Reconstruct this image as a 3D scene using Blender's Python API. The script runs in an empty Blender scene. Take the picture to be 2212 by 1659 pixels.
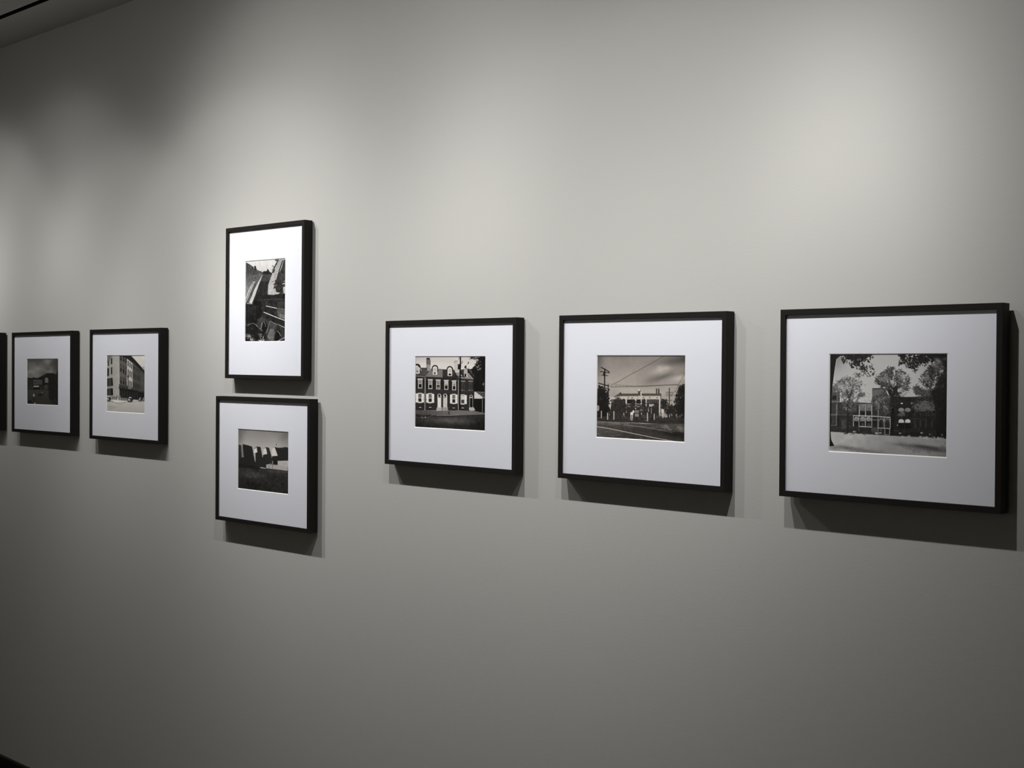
import bpy, bmesh, math, random
import numpy as np
from mathutils import Vector, Matrix

scene = bpy.context.scene
COL = scene.collection

# ----------------------------------------------------------------------------
# room frame: the picture wall runs along x at y = YW, z is up, floor at z = 0
# ----------------------------------------------------------------------------
EYE = 1.70                      # eye height of the photographer
YW = 2.3485                     # distance from the photographer to the wall
CEIL = EYE + 1.27
FRAME_T = 0.031                 # depth of the frame moulding

# ----------------------------------------------------------------------------
# materials
# ----------------------------------------------------------------------------
def new_mat(name):
    m = bpy.data.materials.new(name); m.use_nodes = True
    return m, m.node_tree, m.node_tree.nodes['Principled BSDF']

def simple(name, col, rough=0.6, spec=0.5):
    m, nt, b = new_mat(name)
    b.inputs['Base Color'].default_value = (*col, 1)
    b.inputs['Roughness'].default_value = rough
    b.inputs['Specular IOR Level'].default_value = spec
    return m

def plaster(name, col, bump=0.12, scale=260):
    m, nt, b = new_mat(name)
    b.inputs['Roughness'].default_value = 0.85
    b.inputs['Specular IOR Level'].default_value = 0.25
    tc = nt.nodes.new('ShaderNodeTexCoord')
    n1 = nt.nodes.new('ShaderNodeTexNoise'); n1.inputs['Scale'].default_value = scale; n1.inputs['Detail'].default_value = 4
    n2 = nt.nodes.new('ShaderNodeTexNoise'); n2.inputs['Scale'].default_value = 1.3; n2.inputs['Detail'].default_value = 2
    mp = nt.nodes.new('ShaderNodeMapping'); mp.inputs['Scale'].default_value = (0.55, 1, 1)
    nt.links.new(tc.outputs['Object'], mp.inputs['Vector'])
    nt.links.new(mp.outputs['Vector'], n1.inputs['Vector'])
    nt.links.new(tc.outputs['Object'], n2.inputs['Vector'])
    mr = nt.nodes.new('ShaderNodeMapRange')
    mr.inputs['To Min'].default_value = 0.985; mr.inputs['To Max'].default_value = 1.015
    nt.links.new(n2.outputs['Fac'], mr.inputs['Value'])
    mx = nt.nodes.new('ShaderNodeVectorMath'); mx.operation = 'SCALE'
    mx.inputs[0].default_value = col
    nt.links.new(mr.outputs['Result'], mx.inputs['Scale'])
    nt.links.new(mx.outputs['Vector'], b.inputs['Base Color'])
    bp = nt.nodes.new('ShaderNodeBump'); bp.inputs['Strength'].default_value = bump
    bp.inputs['Distance'].default_value = 0.0012
    nt.links.new(n1.outputs['Fac'], bp.inputs['Height'])
    nt.links.new(bp.outputs['Normal'], b.inputs['Normal'])
    return m

def wood(name, c0, c1, rough=0.62, vertical=False):
    m, nt, b = new_mat(name)
    b.inputs['Roughness'].default_value = rough
    b.inputs['Specular IOR Level'].default_value = 0.2
    tc = nt.nodes.new('ShaderNodeTexCoord'); mp = nt.nodes.new('ShaderNodeMapping')
    mp.inputs['Scale'].default_value = (6, 60, 60) if not vertical else (60, 60, 6)
    n = nt.nodes.new('ShaderNodeTexNoise'); n.inputs['Scale'].default_value = 8; n.inputs['Detail'].default_value = 5
    cr = nt.nodes.new('ShaderNodeValToRGB')
    cr.color_ramp.elements[0].color = (*c0, 1); cr.color_ramp.elements[1].color = (*c1, 1)
    nt.links.new(tc.outputs['Object'], mp.inputs['Vector']); nt.links.new(mp.outputs['Vector'], n.inputs['Vector'])
    nt.links.new(n.outputs['Fac'], cr.inputs['Fac']); nt.links.new(cr.outputs['Color'], b.inputs['Base Color'])
    return m

M_WALL = plaster('warm_grey_wall_paint', (0.495, 0.486, 0.459))
M_WALL2 = plaster('far_wall_paint', (0.62, 0.60, 0.53))
M_CEIL = plaster('ceiling_paint', (0.62, 0.605, 0.57), 0.05)
M_FRAME = wood('black_stained_wood', (0.0085, 0.0072, 0.0065), (0.0145, 0.0112, 0.0100))
M_MAT = simple('white_mat_board', (0.795, 0.803, 0.86), 0.9, 0.1)
M_BEVEL = simple('white_mat_core', (0.93, 0.92, 0.89), 0.9, 0.1)
M_BACK = simple('brown_backing_paper', (0.22, 0.16, 0.10), 0.9, 0.1)
M_BLACK = simple('matte_black', (0.006, 0.006, 0.006), 0.6, 0.2)
M_METAL = simple('black_powder_coat', (0.02, 0.02, 0.02), 0.4, 0.4)

def floor_material():
    m, nt, b = new_mat('dark_oak_floor')
    tc = nt.nodes.new('ShaderNodeTexCoord')
    br = nt.nodes.new('ShaderNodeTexBrick')
    br.inputs['Scale'].default_value = 1.0
    br.inputs['Brick Width'].default_value = 1.4; br.inputs['Row Height'].default_value = 0.12
    br.inputs['Mortar Size'].default_value = 0.002
    br.inputs['Color1'].default_value = (0.030, 0.026, 0.019, 1); br.inputs['Color2'].default_value = (0.045, 0.039, 0.028, 1)
    br.inputs['Mortar'].default_value = (0.008, 0.007, 0.005, 1)
    nt.links.new(tc.outputs['Object'], br.inputs['Vector'])
    nt.links.new(br.outputs['Color'], b.inputs['Base Color'])
    b.inputs['Roughness'].default_value = 0.5
    return m
M_FLOOR = floor_material()

def glass_material():
    m = bpy.data.materials.new('picture_glass'); m.use_nodes = True
    nt = m.node_tree; nt.nodes.clear()
    out = nt.nodes.new('ShaderNodeOutputMaterial'); mix = nt.nodes.new('ShaderNodeMixShader')
    tr = nt.nodes.new('ShaderNodeBsdfTransparent'); tr.inputs['Color'].default_value = (1.0, 1.0, 1.0, 1)
    gl = nt.nodes.new('ShaderNodeBsdfGlossy'); gl.inputs['Roughness'].default_value = 0.02
    lw = nt.nodes.new('ShaderNodeLayerWeight'); lw.inputs['Blend'].default_value = 0.5
    pw = nt.nodes.new('ShaderNodeMath'); pw.operation = 'POWER'; pw.inputs[1].default_value = 5.0
    ma = nt.nodes.new('ShaderNodeMath'); ma.operation = 'MULTIPLY_ADD'; ma.inputs[1].default_value = 0.96; ma.inputs[2].default_value = 0.012
    nt.links.new(lw.outputs['Facing'], pw.inputs[0]); nt.links.new(pw.outputs[0], ma.inputs[0])
    nt.links.new(ma.outputs[0], mix.inputs['Fac'])
    nt.links.new(tr.outputs['BSDF'], mix.inputs[1]); nt.links.new(gl.outputs['BSDF'], mix.inputs[2])
    nt.links.new(mix.outputs['Shader'], out.inputs['Surface'])
    return m
M_GLASS = glass_material()

def print_material(name):
    m, nt, b = new_mat(name)
    at = nt.nodes.new('ShaderNodeAttribute'); at.attribute_name = 'silver_image'
    nt.links.new(at.outputs['Color'], b.inputs['Base Color'])
    b.inputs['Roughness'].default_value = 0.55
    b.inputs['Specular IOR Level'].default_value = 0.2
    return m

# ----------------------------------------------------------------------------
# mesh helpers
# ----------------------------------------------------------------------------
def link(name, me, mat, parent=None):
    o = bpy.data.objects.new(name, me); COL.objects.link(o)
    if mat is not None: me.materials.append(mat)
    if parent is not None: o.parent = parent
    return o

def from_bm(name, bm, mat, parent=None, smooth=False):
    bmesh.ops.recalc_face_normals(bm, faces=bm.faces)
    me = bpy.data.meshes.new(name); bm.to_mesh(me); bm.free()
    if smooth:
        for p in me.polygons: p.use_smooth = True
    return link(name, me, mat, parent)

def box(bm, x0, x1, y0, y1, z0, z1):
    v = [bm.verts.new((x, y, z)) for x in (x0, x1) for y in (y0, y1) for z in (z0, z1)]
    for f in ((0, 1, 3, 2), (4, 6, 7, 5), (0, 4, 5, 1), (2, 3, 7, 6), (0, 2, 6, 4), (1, 5, 7, 3)):
        bm.faces.new([v[i] for i in f])
    return v

def structure(name, bm, mat):
    o = from_bm(name, bm, mat); o['kind'] = 'structure'; return o

def empty(name, loc, rot=(0, 0, 0)):
    o = bpy.data.objects.new(name, None); COL.objects.link(o)
    o.empty_display_size = 0.1; o.location = loc; o.rotation_euler = rot
    return o

def ring(bm, profile, w, h):
    """sweep a closed profile of (inset, y) points round a mitred rectangle w x h"""
    loops = []
    for sx, sz in ((-1, 1), (1, 1), (1, -1), (-1, -1)):
        loops.append([bm.verts.new((sx * (w / 2 - i), y, sz * (h / 2 - i))) for i, y in profile])
    n = len(profile)
    for k in range(4):
        a, b = loops[k], loops[(k + 1) % 4]
        for j in range(n):
            bm.faces.new([a[j], a[(j + 1) % n], b[(j + 1) % n], b[j]])

# ----------------------------------------------------------------------------
# darkroom: tiny raster painter for the silver prints
# drawing coordinates are those of a sketch whose four corners are given, and
# are straightened on to the rectangle of the print
# ----------------------------------------------------------------------------
def homography(src, dst):
    A = []; B = []
    for (x, y), (u, v) in zip(src, dst):
        A.append([x, y, 1, 0, 0, 0, -u * x, -u * y]); B.append(u)
        A.append([0, 0, 0, x, y, 1, -v * x, -v * y]); B.append(v)
    h = np.linalg.solve(np.array(A, float), np.array(B, float))
    return np.append(h, 1).reshape(3, 3)

class Print:
    SS = 2
    def __init__(self, quad, nx, ny, seed):
        self.nx, self.ny = nx, ny
        W, H = nx * self.SS, ny * self.SS
        self.W, self.H = W, H
        self.Hm = homography(quad, [(0, 0), (W, 0), (W, H), (0, H)])
        q = np.array(quad, float)
        self.k = W / (((q[1, 0] - q[0, 0]) + (q[2, 0] - q[3, 0])) / 2)
        self.img = np.full((H, W), 128.0)
        self.rng = np.random.default_rng(seed)
        self.quad = quad
    def tf(self, pts):
        p = np.array(pts, float).reshape(-1, 2)
        p = np.c_[p, np.ones(len(p))] @ self.Hm.T
        return p[:, :2] / p[:, 2:]
    def _mask(self, P):
        x0, y0 = np.floor(P.min(0)).astype(int); x1, y1 = np.ceil(P.max(0)).astype(int) + 1
        x0, y0 = max(x0, 0), max(y0, 0); x1, y1 = min(x1, self.W), min(y1, self.H)
        if x1 <= x0 or y1 <= y0: return None
        X, Y = np.meshgrid(np.arange(x0, x1) + .5, np.arange(y0, y1) + .5)
        m = np.zeros(X.shape, bool)
        n = len(P)
        for i in range(n):
            ax, ay = P[i]; bx, by = P[(i + 1) % n]
            if ay == by: continue
            c = ((ay > Y) != (by > Y)) & (X < (bx - ax) * (Y - ay) / (by - ay) + ax)
            m ^= c
        return (slice(y0, y1), slice(x0, x1)), m
    def fill(self, pts, v, a=1.0, tex=0.0):
        r = self._mask(self.tf(pts))
        if r is None: return
        s, m = r
        reg = self.img[s]
        val = v + (self.rng.normal(0, tex, reg.shape) if tex else 0)
        reg[m] = (reg * (1 - a) + val * a)[m] if tex else (reg[m] * (1 - a) + v * a)
    def grad(self, pts, p0, v0, p1, v1, tex=0.0):
        r = self._mask(self.tf(pts))
        if r is None: return
        s, m = r
        a, b = self.tf([p0, p1]); d = b - a
        X, Y = np.meshgrid(np.arange(s[1].start, s[1].stop), np.arange(s[0].start, s[0].stop))
        t = np.clip(((X - a[0]) * d[0] + (Y - a[1]) * d[1]) / (d @ d), 0, 1)
        val = v0 + (v1 - v0) * t
        if tex: val = val + self.rng.normal(0, tex, val.shape)
        self.img[s][m] = val[m]
    def rect(self, x0, y0, x1, y1, v, a=1.0, tex=0.0):
        self.fill([(x0, y0), (x1, y0), (x1, y1), (x0, y1)], v, a, tex)
    def line(self, pts, w, v, a=1.0):
        P = self.tf(pts); hw = max(w * self.k / 2, 0.45)
        for i in range(len(P) - 1):
            p, q = P[i], P[i + 1]; d = q - p; L = np.hypot(*d)
            if L < 1e-6: continue
            n = np.array([-d[1], d[0]]) / L * hw
            r = self._mask(np.array([p + n, q + n, q - n, p - n]))
            if r is None: continue
            s, m = r
            self.img[s][m] = self.img[s][m] * (1 - a) + v * a
    def ell(self, cx, cy, rx, ry, v, a=1.0, ang=0.0, n=14):
        t = np.linspace(0, 2 * math.pi, n, endpoint=False); c, s = math.cos(ang), math.sin(ang)
        x = rx * np.cos(t); y = ry * np.sin(t)
        self.fill(np.c_[cx + c * x - s * y, cy + s * x + c * y], v, a)
    def soft(self, cx, cy, rx, ry, dv, ang=0.0):
        c = self.tf([(cx, cy)])[0]; rx *= self.k; ry *= self.k
        X, Y = np.meshgrid(np.arange(self.W), np.arange(self.H))
        ca, sa = math.cos(ang), math.sin(ang)
        u = ((X - c[0]) * ca + (Y - c[1]) * sa) / rx; v = (-(X - c[0]) * sa + (Y - c[1]) * ca) / ry
        self.img += dv * np.exp(-(u * u + v * v))
    def leaves(self, poly, n, s0, s1, v0, v1, a=1.0, elong=1.8):
        P = np.array(poly, float); lo, hi = P.min(0), P.max(0); rng = self.rng
        k = 0; tries = 0; m = float(min(hi - lo))
        n = int(n * 1.7); s0 *= .62; s1 *= .66
        # twigs: leaves gather round a scatter of centres, so crowns stay broken up
        cen = rng.uniform(lo, hi, (max(6, n // 14), 2)); spread = max(m * .055, s1 * 1.1)
        while k < n and tries < n * 20:
            tries += 1
            x, y = cen[rng.integers(len(cen))] + rng.normal(0, spread, 2); ins = False
            for i in range(len(P)):
                ax, ay = P[i]; bx, by = P[(i + 1) % len(P)]
                if (ay > y) != (by > y) and x < (bx - ax) * (y - ay) / (by - ay) + ax: ins = not ins
            if not ins: continue
            k += 1
            x, y = x + rng.normal(0, s1 * .8), y + rng.normal(0, s1 * .8)
            s = rng.uniform(s0, s1); an = rng.uniform(0, math.pi)
            dx, dy = math.cos(an) * s * elong / 2, math.sin(an) * s * elong / 2
            ex, ey = -math.sin(an) * s / 2, math.cos(an) * s / 2
            self.fill([(x - dx, y - dy), (x + ex, y + ey), (x + dx, y + dy), (x - ex, y - ey)], rng.uniform(v0, v1), a)
    def cloud(self, cells, amp, region=None):
        r = self.rng.normal(0, 1, (cells + 2, cells + 2))
        X = np.linspace(0, cells, self.W); Y = np.linspace(0, cells, self.H)
        xi = X.astype(int); yi = Y.astype(int); fx = X - xi; fy = Y - yi
        fx = fx * fx * (3 - 2 * fx); fy = fy * fy * (3 - 2 * fy)
        xi = np.minimum(xi, cells); yi = np.minimum(yi, cells)
        a = r[np.ix_(yi, xi)]; b = r[np.ix_(yi, xi + 1)]; c = r[np.ix_(yi + 1, xi)]; d = r[np.ix_(yi + 1, xi + 1)]
        g = (a * (1 - fx) + b * fx) * (1 - fy)[:, None] + (c * (1 - fx) + d * fx) * fy[:, None]
        if region is not None:
            rr = self._mask(self.tf(region))
            s, m = rr; self.img[s][m] += amp * g[s][m]
        else: self.img += amp * g
    def finish(self, gain, tint, grain=5.0):
        s = self.SS
        im = self.img + self.rng.normal(0, grain, self.img.shape)
        im = im[:self.ny * s, :self.nx * s].reshape(self.ny, s, self.nx, s).mean((1, 3))
        v = np.clip(im, 2, 252) / 255
        lin = np.where(v <= .04045, v / 12.92, ((v + .055) / 1.055) ** 2.4) * gain
        rgb = np.clip(lin[..., None] * 1.08 * np.array(tint), 0.0035, 0.9)
        return rgb

# PRINTS_BEGIN
def print_lawn():          # trees, porched houses and a pale lawn
    c = Print([(92.9, 79.1), (1835.9, 71.8), (1821.1, 1605.0), (80.5, 1513.1)], 384, 336, 7)
    c.img[:] = 150
    c.grad([(60, 60), (1850, 60), (1850, 900), (60, 900)], (900, 70), 142, (900, 780), 158)
    c.soft(60, 90, 260, 240, -55); c.soft(1840, 80, 330, 260, -45); c.soft(1250, 250, 300, 200, 4)
    # houses
    c.fill([(100, 620), (240, 640), (240, 790), (520, 790), (720, 800), (720, 600), (760, 585), (900, 585), (960, 700),
            (1120, 705), (1560, 712), (1560, 620), (1850, 560), (1850, 1330), (1200, 1290), (100, 1240)], 34, tex=7)
    c.fill([(120, 625), (235, 645), (235, 780), (120, 770)], 62, tex=6); c.rect(130, 690, 195, 755, 26)
    c.fill([(725, 600), (890, 590), (890, 800), (725, 800)], 84, tex=8); c.rect(722, 580, 900, 600, 52)
    c.rect(120, 770, 240, 790, 95); c.rect(195, 690, 207, 975, 92); c.rect(120, 790, 195, 965, 48, tex=6)
    c.rect(108, 968, 200, 980, 110); c.rect(185, 820, 196, 1130, 98); c.rect(112, 1125, 185, 1134, 96); c.rect(120, 985, 178, 1120, 46, tex=5)
    c.rect(205, 800, 440, 965, 44, tex=7); c.rect(205, 968, 440, 980, 66); c.rect(205, 1000, 262, 1130, 22); c.rect(230, 990, 440, 1230, 36, tex=6)
    c.rect(262, 1040, 330, 1180, 56, tex=5)
    # sky notch
    c.fill([(520, 790), (505, 700), (640, 640), (720, 690), (722, 800), (712, 795)], 156)
    c.fill([(520, 795), (712, 798), (730, 825), (520, 822)], 62)
    # porches
    bx = [(535, 612), (630, 708)]
    for a, b in bx:
        c.rect(a, 838, b, 915, 92, tex=4); c.rect(a, 915, b, 980, 27); c.ell((a + b) / 2, 860, (b - a) / 2, 34, 100)
        c.rect(a + 20, 870, b - 8, 912, 84)
    c.rect(445, 840, 520, 985, 36, tex=6)
    for x in (528, 620, 712): c.rect(x - 6, 822, x + 6, 985, 150)
    c.rect(525, 820, 730, 832, 120)
    c.rect(730, 850, 800, 990, 40, tex=6); c.rect(800, 850, 812, 1000, 118); c.rect(812, 860, 930, 1000, 46, tex=8)
    c.line([(438, 985), (730, 993), (985, 1012)], 13, 158)
    for a, b, v in ((450, 520, 104), (538, 612, 112), (628, 704, 110)):
        c.ell((a + b) / 2, 1040, (b - a) / 2 - 2, 36, 150); c.ell((a + b) / 2, 1046, (b - a) / 2 - 9, 30, v)
        c.rect(a + 7, 1046, b - 7, 1070, v)
        c.rect(a + 6, 1068, b - 6, 1140, 18 + (a > 500) * 6)
    c.rect(560, 1095, 600, 1140, 50); c.rect(650, 1100, 695, 1142, 56)
    for x in (442, 522, 618, 712): c.line([(x, 992), (x, 1145)], 10, 150)
    c.line([(524, 1144), (716, 1154)], 10, 172)
    for x in (522, 618, 712): c.line([(x, 1150), (x, 1215)], 7, 92)
    c.rect(530, 1158, 710, 1235, 32, tex=8)
    c.rect(722, 1030, 792, 1150, 22); c.line([(725, 1046), (795, 1050)], 7, 140)
    c.rect(722, 1155, 790, 1240, 60, tex=5)
    for a, b in ((815, 890), (905, 980)):
        c.ell((a + b) / 2, 1060, (b - a) / 2, 34, 118); c.ell((a + b) / 2, 1066, (b - a) / 2 - 8, 30, 46); c.rect(a + 8, 1066, b - 8, 1160, 44, tex=7)
    c.rect(832, 1060, 866, 1150, 22); c.rect(925, 1080, 962, 1150, 26)
    for x in (805, 896, 985): c.line([(x, 1015), (x, 1175)], 10, 140)
    c.line([(800, 1166), (985, 1176)], 9, 168)
    for x in (805, 905, 975): c.line([(x, 1172), (x, 1262)], 9, 125)
    c.rect(820, 1180, 890, 1245, 20); c.ell(850, 1200, 20, 18, 58); c.rect(915, 1188, 968, 1250, 20)
    c.line([(900, 1262), (975, 1275)], 6, 140)
    # dark right-hand range
    c.fill([(990, 705), (1850, 715), (1850, 1330), (990, 1280)], 24, tex=5)
    c.line([(1095, 706), (1560, 712)], 8, 150, .7)
    c.ell(1155, 805, 18, 9, 190); c.rect(1290, 790, 1345, 815, 120)
    for cx_ in (1147, 1243):
        c.ell(cx_, 900, 43, 30, 118); c.rect(cx_ - 42, 905, cx_ + 42, 918, 104)
        c.ell(cx_, 1065, 40, 28, 172); c.rect(cx_ - 40, 1065, cx_ + 40, 1090, 168); c.rect(cx_ - 38, 1092, cx_ + 38, 1180, 8)
    for x in (1340, 1420, 1500, 1590, 1660): c.rect(x, 1050, x + 22, 1160, 42, tex=6); c.rect(x, 900, x + 24, 1000, 40, tex=6)
    c.line([(1300, 1030), (1520, 1040)], 6, 58); c.ell(1092, 1127, 6, 9, 190)
    c.line([(1000, 1200), (1100, 1210)], 7, 70); c.rect(1735, 1090, 1760, 1150, 66); c.rect(1785, 1180, 1822, 1205, 92)
    # trees
    c.line([(358, 1235), (362, 900), (372, 740), (430, 640)], 22, 24); c.line([(368, 760), (330, 640), (270, 560)], 11, 26)
    c.line([(368, 800), (470, 720), (560, 670)], 8, 28); c.line([(362, 880), (480, 800), (500, 740)], 8, 26)
    for p, n in (([(185, 500), (300, 420), (420, 415), (560, 490), (590, 540), (520, 560), (560, 620), (470, 640), (500, 780), (330, 790), (220, 680), (130, 600)], 620),
                 ([(480, 720), (560, 650), (640, 665), (620, 695), (540, 700), (500, 740)], 80),
                 ([(100, 560), (160, 530), (200, 600), (160, 620), (100, 625)], 60),
                 ([(270, 780), (500, 780), (520, 860), (440, 930), (300, 900)], 260)):
        c.leaves(p, n, 10, 24, 40, 104)
    c.leaves([(200, 510), (560, 500), (540, 600), (250, 620)], 220, 9, 18, 96, 132)
    c.leaves([(230, 500), (560, 480), (540, 640), (250, 640)], 90, 8, 16, 150, 158)
    c.line([(358, 850), (366, 700), (335, 600)], 12, 22); c.line([(366, 720), (430, 600), (440, 520)], 9, 24)
    c.ell(360, 745, 7, 22, 200); c.ell(335, 890, 7, 12, 150)
    # middle tree
    c.line([(1010, 1280), (1018, 900), (1000, 700), (960, 600), (860, 540)], 44, 12); c.line([(1005, 720), (1090, 600), (1150, 520)], 18, 14)
    c.line([(1000, 650), (1010, 480), (1000, 380)], 14, 14); c.line([(960, 620), (800, 500), (790, 440)], 12, 16)
    for p, n, a, b in (([(770, 420), (850, 370), (930, 320), (1000, 265), (1050, 290), (1040, 380), (1000, 470), (1010, 560), (930, 620), (860, 560), (780, 500)], 620, 20, 80),
                       ([(1060, 310), (1140, 320), (1190, 350), (1250, 370), (1285, 500), (1230, 520), (1270, 600), (1200, 680), (1100, 700), (1030, 600), (1030, 460), (1050, 400)], 620, 18, 78),
                       ([(960, 560), (1150, 560), (1120, 760), (1060, 900), (960, 850)], 420, 12, 44),
                       ([(700, 780), (760, 690), (900, 640), (980, 720), (990, 900), (930, 980), (850, 900), (740, 860)], 520, 26, 84)):
        c.leaves(p, n, 11, 26, a, b)
    c.leaves([(800, 400), (980, 330), (960, 460), (830, 500)], 150, 9, 18, 84, 116)
    c.leaves([(1090, 380), (1240, 400), (1240, 560), (1130, 600)], 130, 9, 20, 84, 112)
    c.leaves([(1090, 600), (1270, 560), (1260, 680), (1130, 700)], 60, 12, 24, 146, 158)
    for x, y, a, b in ((1045, 350, 12, 42), (1008, 492, 14, 30), (1190, 470, 16, 14), (1160, 520, 14, 12), (895, 572, 22, 12), (1110, 610, 16, 26), (1245, 450, 9, 12), (1062, 530, 10, 16)):
        c.ell(x, y, a, b, 156, .9)
    c.leaves([(740, 720), (980, 700), (960, 900), (800, 880)], 160, 8, 16, 88, 122)
    c.leaves([(1100, 930), (1180, 920), (1210, 970), (1150, 990), (1100, 980)], 60, 9, 18, 70, 96)
    # right tree
    for p, n, a, b in (([(1410, 450), (1440, 400), (1520, 330), (1560, 240), (1700, 200), (1850, 240), (1850, 700), (1600, 720), (1560, 600), (1480, 540)], 1300, 12, 66),
                       ([(1310, 570), (1370, 540), (1440, 580), (1500, 620), (1580, 640), (1560, 720), (1440, 700), (1340, 640)], 380, 26, 84),
                       ([(1300, 730), (1560, 700), (1850, 650), (1850, 1000), (1560, 1000), (1320, 900)], 1000, 16, 60),
                       ([(1300, 820), (1640, 760), (1640, 900), (1380, 910)], 260, 62, 100)):
        c.leaves(p, n, 11, 26, a, b)
    c.fill([(1590, 640), (1690, 480), (1790, 300), (1850, 300), (1850, 1300), (1660, 1290), (1650, 900)], 12, .75, tex=5)
    c.leaves([(1440, 400), (1540, 330), (1580, 520), (1500, 520)], 110, 9, 18, 84, 110)
    # hanging boughs
    c.leaves([(270, 80), (720, 80), (725, 130), (640, 150), (520, 140), (420, 150), (380, 150), (300, 130)], 150, 20, 40, 6, 30)
    c.leaves([(410, 130), (700, 100), (745, 170), (760, 240), (700, 260), (560, 230), (480, 290), (420, 270)], 105, 18, 38, 6, 34)
    c.leaves([(520, 250), (720, 250), (765, 345), (690, 420), (620, 380), (570, 350)], 60, 16, 34, 14, 44)
    c.leaves([(440, 350), (560, 370), (570, 400), (480, 430)], 26, 12, 24, 40, 70)
    c.leaves([(270, 130), (350, 150), (300, 230)], 20, 14, 26, 14, 40)
    c.leaves([(1090, 80), (1840, 75), (1840, 190), (1560, 190), (1400, 200), (1240, 170), (1130, 130)], 270, 22, 44, 4, 26)
    c.leaves([(1110, 120), (1250, 140), (1230, 210), (1110, 245), (1150, 190)], 60, 14, 28, 8, 34)
    c.leaves([(1240, 150), (1600, 150), (1520, 250), (1430, 310), (1400, 380), (1340, 320), (1240, 300)], 105, 17, 36, 8, 36)
    c.fill([(1480, 75), (1850, 70), (1850, 330), (1760, 250), (1600, 170)], 10, .85, tex=3)
    c.soft(1690, 180, 60, 34, 90, .7); c.soft(1640, 240, 60, 30, 50, .4); c.soft(1790, 150, 40, 24, 40)
    # near trunk
    c.fill([(60, 60), (300, 70), (215, 130), (190, 160), (168, 290), (150, 420), (132, 560), (116, 800), (108, 1000), (104, 1230),
            (112, 1330), (160, 1425), (150, 1445), (60, 1430)], 9, tex=2)
    c.line([(196, 150), (176, 260), (156, 400), (140, 540)], 5, 182)
    # lawn
    c.grad([(104, 1222), (360, 1238), (700, 1262), (1000, 1282), (1400, 1300), (1850, 1326), (1850, 1650), (60, 1540), (60, 1440), (158, 1430), (118, 1350)],
           (500, 1240), 150, (700, 1600), 122, tex=4)
    c.cloud(26, 3.5, [(110, 1240), (1850, 1330), (1850, 1650), (60, 1540)])
    c.leaves([(1000, 1275), (1850, 1315), (1850, 1340), (1000, 1298)], 120, 8, 18, 120, 165)
    c.leaves([(110, 1215), (1000, 1262), (1000, 1280), (110, 1238)], 70, 8, 18, 20, 60)
    for x, y, s in ((455, 1222, 26), (790, 1245, 34), (840, 1240, 22), (1130, 1245, 20), (1450, 1240, 24), (1570, 1262, 14), (1750, 1268, 14)):
        c.ell(x, y, s, s * .5, 105); c.ell(x - s * .3, y - 4, s * .4, s * .25, 160)
    c.ell(520, 1240, 36, 14, 34); c.rect(1200, 1240, 1420, 1272, 14)
    for x, y, a, b, d in ((300, 1450, 180, 26, -40), (600, 1500, 260, 26, -34), (150, 1465, 110, 30, -30), (1500, 1440, 260, 24, -52), (1650, 1490, 260, 30, -50), (1200, 1425, 200, 16, -26), (900, 1560, 200, 18, -22), (1780, 1600, 180, 50, -30)):
        c.soft(x, y, a, b, d, .07)
    c.leaves([(100, 1440), (700, 1500), (900, 1560), (300, 1500)], 70, 8, 30, 84, 112, .35, 4)
    c.leaves([(1100, 1400), (1800, 1450), (1820, 1560), (1300, 1500)], 80, 10, 36, 76, 104, .35, 4)
    c.soft(1840, 900, 60, 900, -10); c.cloud(90, 6, [(100, 640), (1850, 640), (1850, 1300), (100, 1230)])
    return c.finish(1.86, (1.025, 1.0, 0.985))

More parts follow.
